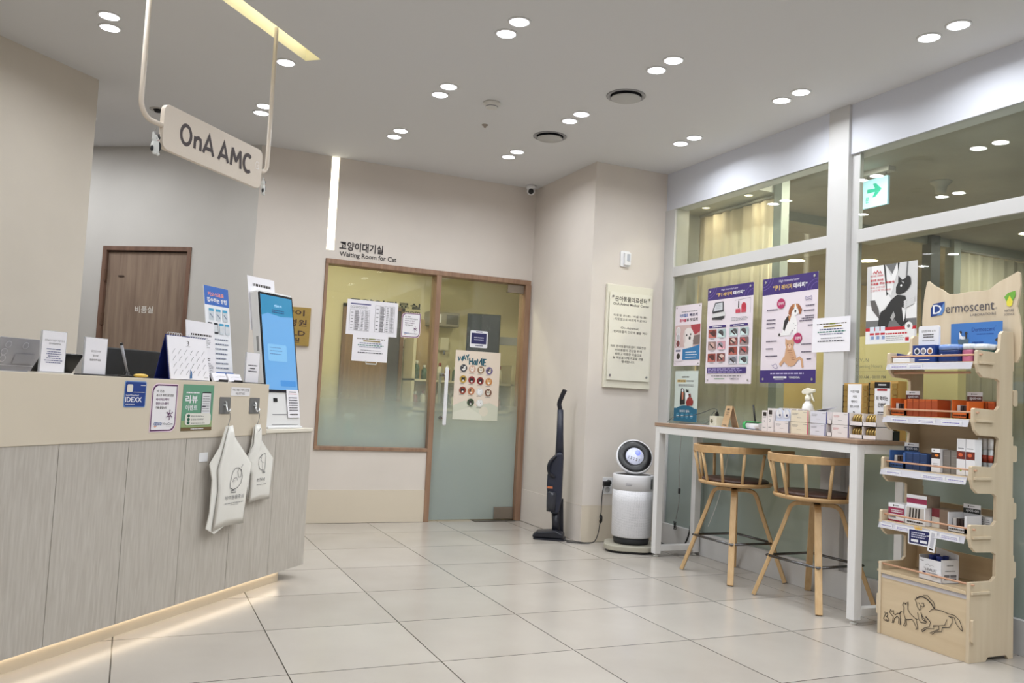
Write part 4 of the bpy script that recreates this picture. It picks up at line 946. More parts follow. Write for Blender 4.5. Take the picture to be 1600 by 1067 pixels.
# calendar
t = ct('desk_calendar', 'blue desk calendar tent open at month 3 with white pages', 'calendar', 0.613, -0.05, ZC)
BLU = M((24, 36, 104), 0.45)
a = math.radians(-11)
b = MB(); b.X = Matrix.Rotation(a, 4, 'X'); b.box(-0.137, 0.137, 0, 0.004, 0, 0.206, BLU); b.build('front_board', t)
b = MB(); b.X = Matrix.Translation((0, 0.085, 0)) @ Matrix.Rotation(math.radians(12), 4, 'X'); b.box(-0.137, 0.137, -0.003, 0.0, 0, 0.205, BLU); b.build('back_board', t)
MB().box(-0.137, 0.137, 0, 0.082, 0, 0.003, BLU).build('base_board', t)
s_ = Sheet(0.268, 0.198, PAPER, t=0.006, cz=0.101, X=Matrix.Rotation(a, 4, 'X'))
s_.text('3', .47, .09, .53, .20, K); s_.micro(.44, .215, .56, .23, 1, GREY, .5, ragged=0)
for r in range(4):
    for c in range(6):
        s_.line([(.08 + c * .15, .42 + r * .16), (.11 + c * .15, .36 + r * .16), (.16 + c * .15, .30 + r * .16)], .006, M((90, 90, 90)))
s_.poly([(.46, .97), (.50, .80), (.53, .80), (.52, .97)], M((60, 110, 160))); s_.poly([(.49, .82), (.50, .74), (.515, .82)], M((60, 110, 160))); s_.micro(.84, .93, .95, .95, 1, GREY, .5, ragged=0)
s_.build('page', t)
for k in range(16):
    if 6 <= k <= 8: continue
    b = MB(); b.tube([(0, 0.006 * math.cos(q) * 1.4, 0.008 * math.sin(q)) for q in [2 * PI * j / 10 for j in range(10)]], 0.0011, WHITE, 5, closed=True)
    b.build('ring', t, loc=(-0.118 + k * 0.0157, 0.040, 0.204))

# A4 paper sign and kiosk instruction board
t = ct('paper_sign', 'white A4 paper sign standing between the calendar and the kiosk board', 'sign', 0.835, -0.155, ZC)
s_ = sheet_tilt(0.212, 0.292, PAPER, 8, 0.003)
s_.micro(.15, .20, .88, .25, 1, K, .6, ragged=0); s_.micro(.15, .26, .85, .44, 6, GREY, .35); s_.micro(.15, .60, .90, .66, 2, K, .6); s_.micro(.15, .68, .92, .88, 7, M((110, 108, 120)), .35)
s_.build('paper', t)
b = MB(); b.prism([(0.0, 0), (0.09, 0), (0.03, 0.16)], 'x', -0.01, 0.01, CLR); b.build('stand', t)
t = ct('instruction_board', 'tall blue and white kiosk instruction board with phone drawings', 'sign', 1.0, -0.17, ZC)
s_ = sheet_tilt(0.195, 0.488, M((236, 238, 244), 0.45), 9, 0.004); BB = M((52, 104, 190), 0.45)
s_.rect(0, 0, 1, .20, BB); s_.text('키오스크로', .14, .06, .80, .105, M((240, 150, 120)), bold=.03); s_.text('접수하는 방법', .10, .12, .90, .17, WH, bold=.03)
for i in range(3): s_.rect(.14 + i * .28, .235, .34 + i * .28, .36, M((200, 208, 216)), .006); s_.rect(.14 + i * .28, .235, .34 + i * .28, .262, M((70, 160, 200))); s_.line([(.18 + i * .28, .29), (.30 + i * .28, .33)], .02, M((60, 80, 120)))
for i in range(4):
    s_.rect(.06 + i * .235, .385, .24 + i * .235, .50, M((30, 34, 44) if i < 2 else (200, 208, 216)), .006); s_.rect(.075 + i * .235, .405, .225 + i * .235, .48, M((210, 214, 220))); 
    if i > 1: s_.rect(.06 + i * .235, .385, .24 + i * .235, .41, M((70, 160, 200)))
for i in range(7): s_.circ(.14, .555 + i * .05, .018, M((60, 90, 160)), 8); s_.micro(.20, .545 + i * .05, .88, .57 + i * .05, 1, M((110, 118, 140)), .5, seed=i)
s_.rect(0, .90, 1, 1, BB); s_.micro(.28, .94, .74, .965, 1, WH, .8, ragged=0); s_.line([(.14, .935), (.14, .965), (.18, .965)], .02, WH)
s_.build('board', t)
b = MB(); b.prism([(0.005, 0), (0.09, 0), (0.05, 0.20)], 'x', -0.012, 0.012, CLR); b.build('stand', t)
def card_holder(u, label):
    t = ct('card_holder', label, 'card holder', u, -0.035, ZC, 0, 'card holders on the reception desk')
    b = MB(); b.prism([(-0.012, 0), (0.04, 0), (0.052, 0.03), (0.047, 0.03), (0.03, 0.005), (-0.008, 0.005), (-0.012, 0.012)], 'x', -0.035, 0.035, BLACK); b.build('stand', t)
    s = Sheet(0.104, 0.043, PAPER, t=0.012, cz=0.026, y=0.012, X=Matrix.Rotation(math.radians(-28), 4, 'X'))
    s.line([(.2, .5), (.45, .38)], .008, GREY); s.micro(.5, .35, .9, .45, 1, GREY, .4); s.build('cards', t)
    return t
card_holder(0.822, 'small holder of white name cards next to the calendar'); card_holder(0.940, 'small holder of white name cards next to the end sign holder')

# ------------------------------------------------------------------ floor items by the right wall
# stick vacuum
t = thing('stick_vacuum', 'dark blue upright stick vacuum standing on its dock against the corner wall', 'vacuum cleaner', (3.00, 5.82, 0), math.radians(-32))
NV = M((38, 42, 58), 0.4); NK = M((26, 28, 38), 0.35)
MB().prism(rrect(0.24, 0.20, 0.03), 'z', 0, 0.012, NK).prism([(0.03, 0.0), (0.10, 0.0), (0.085, 0.30), (0.05, 0.30)], 'y', 0.06, 0.09, NK).build('dock', t, bevel=0.003)
MB().prism([(-0.125, 0.014), (0.11, 0.014), (0.11, 0.05), (0.05, 0.075), (-0.09, 0.06), (-0.125, 0.035)], 'y', -0.09, 0.04, NK).build('floor_head', t, bevel=0.012)
b = MB(); b.tube([(0.045, 0.0, 0.05), (0.04, 0.01, 0.12), (0.035, 0.02, 0.20)], [0.03, 0.028, 0.032], NK, 14); b.build('neck', t)
b = MB(); b.prism([(0.0, 0.19), (0.06, 0.19), (0.078, 0.30), (0.078, 0.62), (0.07, 0.66), (0.03, 0.66), (-0.02, 0.58), (-0.04, 0.48), (-0.04, 0.38), (-0.02, 0.26)], 'y', -0.03, 0.055, NV); b.build('body', t, bevel=0.018)
MB().lathe([(0.035, -0.09), (0.038, -0.02), (0.038, 0.05), (0.03, 0.06), (0, 0.06)], M((50, 52, 60), 0.15), 20, (0.002, -0.022, 0.30)).build('dust_bin', t)
MB().tube(smooth_path([(0.02, -0.03, 0.47), (-0.03, -0.05, 0.50), (-0.03, -0.05, 0.58), (0.02, -0.03, 0.63)], 2), 0.012, NK, 10).build('front_grip', t)
MB().box(-0.03, 0.01, -0.064, -0.058, 0.385, 0.40, M((190, 110, 70), 0.4)).build('accent_strip', t)
MB().tube([(0.045, 0.02, 0.62), (0.04, 0.025, 0.80), (0.035, 0.03, 0.985)], [0.034, 0.027, 0.024], NV, 14).build('tube', t)
MB().tube(smooth_path([(0.035, 0.03, 0.975), (0.03, 0.03, 1.0), (0.022, 0.028, 1.03), (0.035, 0.02, 1.07), (0.055, 0.01, 1.12), (0.065, 0.005, 1.14)], 2), 0.018, NK, 12).build('handle', t)
# air purifier
PX, PY = 3.39, 5.29
PYW = math.radians(-32)
WP = M((226, 226, 230), 0.4)
tray = thing('rolling_tray', 'low grey rounded rolling base under the white air purifier', 'base', (PX - 0.015, PY - 0.0, 0), PYW)
q = rrect(0.36, 0.36, 0.12, 7)
MB().prism(q, 'z', 0.016, 0.052, M((170, 166, 152), 0.45)).build('tray', tray, bevel=0.006)
MB().prism(rrect(0.34, 0.34, 0.11, 7), 'z', 0.004, 0.016, BLACK).build('rubber_skirt', tray)
for sx in (-1, 1):
    for sy in (-1, 1): MB().lathe([(0.016, 0), (0.016, 0.006), (0, 0.006)], BLACK, 12).build('caster', tray, loc=(sx * 0.10, sy * 0.10, 0))
t = thing('air_purifier', 'white round air purifier with a tilted disc head and lit display', 'air purifier', (PX, PY, 0.0525), PYW)
MB().lathe([(0.10, 0), (0.125, 0.004), (0.13, 0.03), (0.125, 0.05)], M((36, 38, 42), 0.5), 40).build('foot', t)
def perf_mat():
    m = M((222, 222, 226), 0.45, bump=0.01, nscale=3); m = m.copy(); nt = m.node_tree; bs = nt.nodes['Principled BSDF']
    tc = nt.nodes.new('ShaderNodeTexCoord'); sp = nt.nodes.new('ShaderNodeSeparateXYZ'); nt.links.new(tc.outputs['Object'], sp.inputs[0])
    at = nt.nodes.new('ShaderNodeMath'); at.operation = 'ARCTAN2'; nt.links.new(sp.outputs['Y'], at.inputs[0]); nt.links.new(sp.outputs['X'], at.inputs[1])
    cb = nt.nodes.new('ShaderNodeCombineXYZ'); mu = nt.nodes.new('ShaderNodeMath'); mu.operation = 'MULTIPLY'; mu.inputs[1].default_value = 0.145
    nt.links.new(at.outputs[0], mu.inputs[0]); nt.links.new(mu.outputs[0], cb.inputs[0]); nt.links.new(sp.outputs['Z'], cb.inputs[1])
    vo = nt.nodes.new('ShaderNodeTexVoronoi'); vo.inputs['Scale'].default_value = 130; vo.inputs['Randomness'].default_value = 0.15; nt.links.new(cb.outputs[0], vo.inputs['Vector'])
    lt = nt.nodes.new('ShaderNodeMath'); lt.operation = 'LESS_THAN'; lt.inputs[1].default_value = 0.27; nt.links.new(vo.outputs['Distance'], lt.inputs[0])
    mx = nt.nodes.new('ShaderNodeMix'); mx.data_type = 'RGBA'; nt.links.new(lt.outputs[0], mx.inputs[0]); mx.inputs[6].default_value = (lin(226), lin(226), lin(230), 1); mx.inputs[7].default_value = (lin(176), lin(176), lin(182), 1)
    nt.links.new(mx.outputs[2], bs.inputs['Base Color']); return m
MB().lathe([(0.138, 0.05), (0.143, 0.058), (0.147, 0.30), (0.147, 0.385)], perf_mat(), 48).build('grille', t)
MB().lathe([(0.1475, 0.385), (0.148, 0.488), (0.144, 0.496), (0.128, 0.492), (0.11, 0.46), (0, 0.45)], WP, 48).build('upper_ring', t)
MB().lathe([(0.126, 0.4925), (0.10, 0.482), (0.0, 0.47)], M((40, 40, 44), 0.5), 40).build('outlet_grille', t)
hd = Matrix.Translation((0.0, -0.005, 0.615)) @ Matrix.Rotation(math.radians(16), 4, 'Y') @ Matrix.Rotation(math.radians(62), 4, 'X')
b = MB(); b.X = hd; b.lathe([(0.0, -0.06), (0.08, -0.055), (0.12, -0.03), (0.134, 0.0), (0.134, 0.02), (0.126, 0.026), (0.10, 0.024), (0, 0.024)], WP, 48); dh = b.build('disc_head', t)
b = MB(); b.X = hd; b.lathe([(0.124, 0.0255), (0.122, 0.028), (0.068, 0.028), (0.066, 0.0255)], M((20, 20, 24), 0.3), 48); b.build('air_ring', dh)
b = MB(); b.X = hd; b.lathe([(0.066, 0.024), (0.064, 0.032), (0, 0.034)], M((196, 200, 220), 0.3, em=0.25), 40); b.build('display', dh)
b = MB(); b.X = hd
for k in range(10): b.lathe([(0.0045, 0.034), (0.0045, 0.035), (0, 0.035)], GREY, 8, (-0.04 + 0.02 * (k % 5), -0.018 - 0.014 * (k // 5), 0))
b.lathe([(0.02, 0.0335), (0.018, 0.0355), (0, 0.0355)], M((110, 120, 235), 0.3, em=1.2), 20, (0.014, 0.03, 0)); b.build('buttons', dh)
b = MB(); b.tube([(0, 0.02, 0.46), (0, 0.02, 0.56)], 0.03, WP, 16); b.build('neck', t)
s_ = Sheet(0.05, 0.018, None, y=-0.1495, cz=0.43, cx=-0.03); s_.micro(0, 0, 1, 1, 2, M((120, 120, 130)), .4, center=True); s_.build('brand_print', t)
st_ = MB(); st_.X = Matrix.Rotation(math.radians(62), 4, 'Z'); st_.box(-0.012, 0.012, -0.1505, -0.149, 0.40, 0.47, M((90, 94, 96), 0.5)); st_.build('side_label', t)

# bar table
TX0, TX1, TY0, TY1, TZ = 3.415, 3.79, 3.235, 5.065, 0.935
TW = wood_mat((168, 140, 118), (146, 120, 100), 0.4, 'Y', 10)
t = thing('bar_table', 'narrow white framed bar table with a brown wood top along the glass', 'table', (TX0, TY0, 0))
LX, LY = TX1 - TX0, TY1 - TY0
MB().box(-0.006, LX + 0.0, -0.006, LY + 0.006, TZ - 0.022, TZ, TW).build('table_top', t, bevel=0.002)
WM = M((230, 229, 228), 0.35)
zt = TZ - 0.0225
for x in (0.0, LX - 0.05):
    for y in (0.0, LY - 0.05):
        w_ = 0.05
        lg_ = MB().box(x, x + w_, y, y + w_, 0.022, zt, WM).build('leg', t, bevel=0.003)
        MB().lathe([(0.016, 0), (0.018, 0.004), (0.018, 0.008), (0.007, 0.01), (0.007, 0.022)], M((225, 225, 220), 0.4), 16, (x + w_ / 2, y + w_ / 2, 0)).build('foot', lg_)
for y in (0.0, LY - 0.05):
    MB().box(0.05, LX - 0.05, y, y + 0.05, 0.04, 0.08, WM).build('bottom_rail', t, bevel=0.002)
    MB().box(0.05, LX - 0.05, y, y + 0.05, zt - 0.05, zt, WM).build('end_rail', t, bevel=0.002)
for x in (0.0, LX - 0.05): MB().box(x, x + 0.05, 0.05, LY - 0.05, zt - 0.05, zt, WM).build('side_rail', t, bevel=0.002)

# bar stools
SWD = wood_mat((210, 178, 132), (196, 160, 114), 0.4, 'Z', 16)
SWX = wood_mat((202, 166, 120), (188, 150, 104), 0.4, 'X', 10)
def make_stool():
    t = thing('bar_stool', '', 'bar stool', (0, 0, 0), 0, 'wooden bar stools')
    st_ = MB().lathe([(0.0, 0.574), (0.20, 0.574), (0.232, 0.58), (0.24, 0.59), (0.238, 0.60), (0.0, 0.60)], SWX, 40, sx=0.94).build('seat', t)
    MB().lathe([(0.214, 0.6005), (0.216, 0.61), (0.205, 0.618), (0.0, 0.622)], M((74, 52, 44), 0.45), 40, sx=0.94).build('cushion', st_)
    # back rail: curved plywood band, opening towards +x
    n = 26; vs = []; fs = []; A0 = math.radians(72); A1 = math.radians(288)
    for i in range(n + 1):
        a = A0 + (A1 - A0) * i / n; z1 = 0.826; z0 = 0.778 + 0.012 * abs(i / n - 0.5) * 2; 
        for r in (0.240, 0.258):
            for z in (z0, z1): vs.append((r * math.cos(a) - 0.012, r * math.sin(a), z))
    for i in range(n):
        o = i * 4; p = o + 4
        fs += [(o, o + 1, p + 1, p), (o + 2, p + 2, p + 3, o + 3), (o + 1, o + 3, p + 3, p + 1), (o, p, p + 2, o + 2)]
    fs += [(0, 2, 3, 1), (n * 4, n * 4 + 1, n * 4 + 3, n * 4 + 2)]
    MB().add(vs, fs, SWX).build('back_rail', t, bevel=0.003)
    for k in range(7):
        a = math.radians(82 + 196 * k / 6); a2 = a + (PI - a) * 0.06
        MB().tube([(0.222 * math.cos(a2) * .97, 0.222 * math.sin(a2), 0.596), (0.249 * math.cos(a) - 0.012, 0.249 * math.sin(a), 0.785)], 0.0095, SWD, 10).build('spindle', t)
    MB().box(-0.09, 0.09, -0.09, 0.09, 0.564, 0.574, BLACK).build('swivel_plate', t)
    for sx in (-1, 1):
        for sy in (-1, 1):
            d = Vector((sx * 0.21, sy * 0.245, 0)); dn = d.normalized()
            p = [dn * 0.0 + Vector((0, 0, 0.548)), dn * 0.07 + Vector((0, 0, 0.548)), dn * 0.105 + Vector((0, 0, 0.545)), dn * 0.128 + Vector((0, 0, 0.532)), dn * 0.142 + Vector((0, 0, 0.505)), dn * 0.175 + Vector((0, 0, 0.40)), d + Vector((0, 0, 0.004))]
            if sx * sy < 0: p[0].z -= 0.0; 
            sec = [(-1, -0.62), (1, -0.62), (1, 0.62), (-1, 0.62)]
            MB().tube([tuple(v) for v in smooth_path([tuple(v) for v in p], 1)], 0.0185, SWD, sec=sec, smooth=False).build('leg', t, bevel=0.003)
    zz = 0.235; e = 0.66
    c = [(-0.21 * e - .03, -0.245 * e - .03, zz), (0.21 * e + .03, -0.245 * e - .03, zz), (0.21 * e + .03, 0.245 * e + .03, zz), (-0.21 * e - .03, 0.245 * e + .03, zz)]
    MB().tube(c, 0.008, M((110, 110, 112), 0.25, metal=1.0), 8, closed=True).build('footrest', t)
    return t
s1 = make_stool(); s1.location = (3.565, 4.37, 0); s1['label'] = 'wooden bar stool with spindle back nearer the air purifier'
dup(s1, (3.575, 3.68, 0), math.radians(2), 'wooden bar stool with spindle back nearer the product display')

# cords hanging behind the table
for nm, lab, m_c, pts in (
    ('power_cord', 'thick black cord hanging down to the floor behind the bar table', BLACK, [(3.80, 5.09, 0.93), (3.80, 5.085, 0.8), (3.80, 5.09, 0.6), (3.79, 5.09, 0.4), (3.775, 5.10, 0.2), (3.76, 5.12, 0.08), (3.74, 5.16, 0.03), (3.72, 5.24, 0.02), (3.69, 5.34, 0.03), (3.66, 5.33, 0.06), (3.65, 5.30, 0.02), (3.62, 5.25, 0.008)]),
    ('power_cord', 'thin grey cord with an inline switch hanging beside the thick black cord', M((150, 150, 146), 0.5), [(3.765, 5.25, 0.93), (3.77, 5.25, 0.8), (3.77, 5.27, 0.6), (3.77, 5.25, 0.5), (3.77, 5.245, 0.35), (3.77, 5.28, 0.22)]),
    ('power_cord', 'thin white cord hanging down behind the left bar stool', M((214, 214, 210), 0.5), [(3.80, 4.72, 0.91), (3.80, 4.74, 0.7), (3.80, 4.80, 0.5), (3.80, 4.86, 0.35), (3.797, 4.93, 0.22)])):
    t = thing(nm, lab, 'cord', (0, 0, 0))
    MB().tube(smooth_path(pts), 0.006 if m_c is BLACK else 0.0028, m_c, 6).build('cable', t)
    if 'inline' in lab: MB().box(3.762, 3.778, 5.243, 5.257, 0.41, 0.45, M((60, 60, 62), 0.4)).build('switch', t, bevel=0.003)
    if 'inline' in lab:
        k_ = MB()
        for j in range(3): k_.tube([(3.775, 5.285 + 0.012 * j + 0.01 * math.cos(a), 0.17 + 0.03 * math.sin(a)) for a in [2 * PI * i / 10 for i in range(10)]], 0.002, BLACK, 6, closed=True)
        k_.build('coil', t)
o = MB().tube(smooth_path([(3.05, 5.75, 0.004), (3.14, 5.64, 0.004), (3.2, 5.56, 0.004), (3.22, 5.60, 0.004)]), 0.0035, BLACK, 6).build('floor_cable', loc=(0, 0, 0)); tag(o, 'short black cable on the floor beside the vacuum dock', 'cable')

# ------------------------------------------------------------------ posters on the glass partition
XF = XG - 0.0005
def gp(name, label, yL, yR, zT_, zB, build, cat='poster', x=XF, m=PAPER, r=0.0):
    s = Sheet(yL - yR, zT_ - zB, m, r=r); build(s)
    o = s.build(name, loc=(x, (yL + yR) / 2, (zT_ + zB) / 2), rot=-PI / 2); return tag(o, label, cat)
VIO = M((62, 44, 114), 0.45); PK = M((228, 218, 226), 0.5); GLD = M((226, 190, 110), 0.5); MAG = M((176, 44, 96), 0.5)
def arcs(s, u, v, d, m):
    for r in (.10, .15, .20): s.line([(u + d * r * math.cos(a), v + .55 * r * math.sin(a)) for a in [PI / 2 * k / 6 for k in range(7)]], .006, m)
def lasertop(s, h):
    s.rect(0, 0, 1, h, VIO, 0.008); s.rect(0, h * .5, 1, h, VIO)
    arcs(s, 0, 0.0, 1, M((120, 100, 170), 0.5)); 
    s.line([(1 - r_ * math.cos(a), h - .55 * r_ * math.sin(a)) for r_ in (.12,) for a in [PI / 2 * k / 6 for k in range(7)]], .006, M((120, 100, 170), 0.5)); s.line([(1 - .18 * math.cos(a), h - .1 * math.sin(a)) for a in [PI / 2 * k / 6 for k in range(7)]], .006, M((120, 100, 170), 0.5))
    s.text('High Intensity Laser', .31, h * .18, .68, h * .36, M((220, 214, 235)), bold=.005)
    s.text('“P1', .20, h * .48, .33, h * .78, GLD, bold=.02); s.text('레이저', .36, h * .48, .55, h * .78, GLD, bold=.02); s.text('테라피”', .58, h * .48, .82, h * .78, WH, bold=.03)
def studs(s):
    for u, v in ((.06, .035), (.94, .035), (.06, .965), (.94, .965)): s.circ(u, v, .018, M((205, 205, 210), 0.25, metal=0.8), 12)
def p_laser1(s):
    lasertop(s, .13)
    s.poly([(.12, .25), (.18, .16), (.37, .155), (.38, .26), (.13, .27)], M((60, 62, 66))); s.poly([(.145, .25), (.195, .17), (.35, .165), (.355, .24)], M((200, 204, 210))); s.micro(.2, .18, .33, .23, 3, GREY, .2)
    s.poly([(.11, .28), (.40, .26), (.42, .30), (.38, .33), (.12, .32)], M((214, 214, 214))); s.poly([(.12, .315), (.40, .305), (.40, .325), (.34, .345), (.12, .335)], M((48, 50, 54)))
    R_1 = M((196, 70, 90)); s.rect(.64, .25, .74, .29, R_1); s.rect(.76, .23, .86, .29, R_1); s.circ(.81, .225, .05, M((186, 50, 70)), 14); s.line([(.70, .17), (.70, .24)], .02, K); s.line([(.62, .16), (.95, .15), (.95, .30)], .004, GREY); s.micro(.55, .33, .93, .37, 3, GREY, .3)
    for u in (.06, .53): s.rect(u, .40, u + .38, .425, VIO); s.micro(u + .08, .405, u + .30, .42, 1, WH, .6)
    rr = random.Random(2); cs_ = [((150, 120, 116), (206, 170, 160)), ((120, 100, 100), (190, 80, 80)), ((160, 160, 170), (110, 110, 120)), ((120, 60, 56), (214, 190, 180)), ((170, 190, 190), (80, 80, 84)), ((206, 150, 160), (150, 150, 160)), ((150, 70, 60), (90, 40, 40))]
    for c in range(4):
        for r in range(3 if c < 2 else 4):
            u = (.05, .26, .52, .75)[c]; v = .44 + r * (.125 if c < 2 else .095); w = .18; h = .085 if c < 2 else .078
            a, b = cs_[rr.randrange(7)]; s.rect(u, v, u + w, v + h, M(a)); s.circ(u + w * rr.uniform(.35, .65), v + h * .5, .06, M(b), 10, sy=.8); s.poly([(u, v + h), (u + w * rr.random(), v + h * .4), (u + w, v + h)], M(tuple(min(255, x + 40) for x in a)))
            s.line([(u + w * .2, v + h * .3), (u + w * .7, v + h * .8)], .025, M((60, 50, 52)))
            if c < 2: s.micro(u + .05, v + h + .008, u + .14, v + h + .018, 1, GREY, .6)
    s.rect(.05, .835, .90, .895, VIO); s.micro(.07, .842, .88, .89, 3, M((190, 180, 220)), .4)
    s.micro(.15, .915, .80, .93, 1, GREY, .6, ragged=0); s.text('YSMEDICAL', .55, .943, .76, .96, M((110, 110, 120)), bold=.01); s.micro(.22, .945, .45, .958, 1, M((70, 140, 90)), .6, ragged=0); studs(s)
gp('laser_poster', 'tall laser therapy poster with a machine and a grid of small photos', 5.065, 4.562, 1.933, 1.235, p_laser1, m=PK)
def p_laser2(s):
    lasertop(s, .16); s.rect(0, .88, 1, 1, VIO, .008); s.rect(0, .88, 1, .94, VIO)
    W1 = M((236, 234, 234)); BRN = M((156, 92, 56)); TAN = M((190, 130, 84)); BK = M((44, 40, 44))
    # seated beagle
    s.poly([(.40, .50), (.42, .42), (.50, .37), (.62, .37), (.66, .44), (.66, .545), (.60, .56), (.58, .50), (.54, .56), (.42, .56), (.34, .555), (.33, .535), (.40, .53)], W1)
    s.poly([(.41, .50), (.43, .42), (.50, .37), (.53, .40), (.47, .47), (.44, .52)], BK); s.poly([(.50, .38), (.56, .37), (.52, .44)], TAN)
    s.line([(.43, .545), (.34, .55)], .035, W1); s.circ(.345, .548, .02, BK, 8)
    s.poly([(.54, .31), (.57, .275), (.66, .275), (.70, .31), (.68, .36), (.62, .385), (.56, .36)], W1)
    s.poly([(.54, .29), (.58, .27), (.60, .30), (.56, .35), (.54, .38), (.50, .36), (.51, .32)], BRN); s.poly([(.66, .27), (.70, .29), (.74, .33), (.72, .37), (.69, .37), (.67, .32)], BRN)
    s.poly([(.58, .275), (.61, .27), (.61, .30), (.58, .32)], TAN); s.poly([(.63, .27), (.66, .275), (.67, .32), (.64, .30)], TAN)
    s.circ(.595, .315, .009, BK, 8); s.circ(.655, .315, .009, BK, 8); s.circ(.625, .34, .018, BK, 10)
    for u, v in ((.60, .45), (.62, .50), (.59, .52), (.64, .47)): s.circ(u, v, .006, BK, 6)
    # seated ginger cat
    FU = M((204, 160, 126)); FD = M((160, 110, 84)); FL = M((226, 196, 170))
    s.poly([(.47, .68), (.53, .665), (.60, .67), (.65, .74), (.68, .80), (.64, .835), (.56, .85), (.50, .83), (.44, .80)], FU)
    s.line([(.66, .79), (.72, .77), (.76, .79), (.77, .84), (.78, .86)], .035, FU); s.line([(.46, .76), (.42, .80), (.37, .835)], .045, FU); s.line([(.53, .80), (.54, .845)], .05, FU)
    s.poly([(.46, .64), (.46, .585), (.50, .605), (.56, .605), (.61, .575), (.62, .64), (.59, .675), (.54, .69), (.48, .675)], FU); s.circ(.54, .665, .03, FL, 10)
    for u in (.505, .575): s.circ(u, .645, .009, BK, 8)
    s.circ(.54, .66, .008, MAG, 6)
    for k in range(5): s.line([(.50 + .02 * k, .70 + .02 * k), (.58 + .015 * k, .70 + .022 * k)], .008, FD)
    for (u, v, tx, tl) in ((.36, .255, '강아지', (.45, .275)), (.68, .59, '고양이', (.59, .615))):
        s.circ(u, v, .075, MAG, 20, sy=.9); s.poly([(u - .04 if tl[0] < u else u + .04, v + .02), tl, (u, v + .035)], MAG); s.text(tx, u - .05, v - .014, u + .05, v + .014, WH, bold=.02)
    s.line([(.80, .235), (.79, .225), (.80, .215), (.815, .225), (.88, .222), (.89, .212), (.905, .22), (.90, .232), (.905, .245), (.89, .25), (.88, .24), (.82, .243), (.805, .252)], .006, M((130, 120, 160)), closed=True)
    s.line([(.22, .83), (.25, .835), (.28, .82), (.31, .83), (.33, .86), (.28, .865), (.25, .85)], .006, M((130, 120, 160)), closed=True)
    for i, (a, b, v) in enumerate(((.10, .30, .30), (.10, .27, .395), (.10, .27, .43), (.10, .25, .47), (.80, .95, .29), (.77, .95, .335), (.80, .95, .385), (.74, .95, .405), (.70, .95, .425), (.85, .95, .47), (.10, .30, .60), (.10, .24, .67), (.10, .32, .74), (.74, .92, .64), (.75, .92, .71), (.84, .92, .775))): s.micro(a, v, b, v + .016, 1, M((90, 80, 100)), .7, ragged=0, seed=i)
    s.micro(.20, .905, .80, .92, 1, M((200, 190, 225)), .7, ragged=0); s.rect(.26, .94, .50, .957, WH); s.micro(.28, .943, .46, .954, 1, VIO, .6); s.text('YSMEDICAL', .54, .94, .74, .958, WH, bold=.01); s.micro(.28, .965, .45, .972, 1, WH, .5); studs(s)
gp('laser_poster', 'tall laser therapy poster showing a seated beagle above a ginger cat', 4.47, 3.966, 1.938, 1.243, p_laser2, m=PK)
def p_dog(s):
    s.micro(.25, .10, .85, .125, 1, GREY, .6, ragged=0); s.text('아포퀠로', .18, .145, .50, .20, M((40, 90, 160)), bold=.03); s.text('빠르게', .56, .145, .86, .20, M((50, 50, 90)), bold=.03)
    s.text('츄어블', .18, .225, .44, .28, M((190, 40, 80)), bold=.03); s.text('로 맛있게', .45, .225, .87, .28, M((60, 50, 60)), bold=.03)
    s.rect(0.02, .33, .98, .70, M((206, 178, 176))); s.poly([(.62, .34), (.98, .33), (.98, .45), (.80, .50), (.66, .42)], M((168, 60, 70))); s.poly([(.60, .52), (.98, .50), (.98, .66), (.70, .66)], M((120, 104, 100)))
    W2 = M((226, 218, 216)); s.circ(.55, .52, .20, W2, 16); s.circ(.56, .63, .17, W2, 16, sy=1.2); s.poly([(.36, .47), (.42, .42), (.44, .60), (.38, .66)], M((210, 198, 196))); s.circ(.48, .50, .025, BLACK, 10); s.circ(.63, .49, .025, BLACK, 10); s.circ(.60, .55, .04, BLACK, 12)
    for v, c in ((.42, (210, 205, 206)), (.53, (190, 186, 190)), (.63, (120, 60, 60))): s.circ(.15, v, .085, WH, 16, sy=1.1); s.circ(.15, v, .07, M(c), 16, sy=1.1)
    s.rect(.02, .70, .34, .92, PK); s.circ(.18, .84, .07, K, 12); s.micro(.08, .73, .28, .77, 1, M((60, 70, 110)), .8); s.poly([(.34, .73), (.7, .70), (.98, .66), (.98, .90), (.34, .90)], M((44, 116, 170))); s.micro(.46, .76, .92, .88, 3, WH, .3); studs(s)
gp('dog_poster', 'small poster of a white dog above the blue bottomed poster', 5.466, 5.135, 1.834, 1.367, p_dog, m=PK)
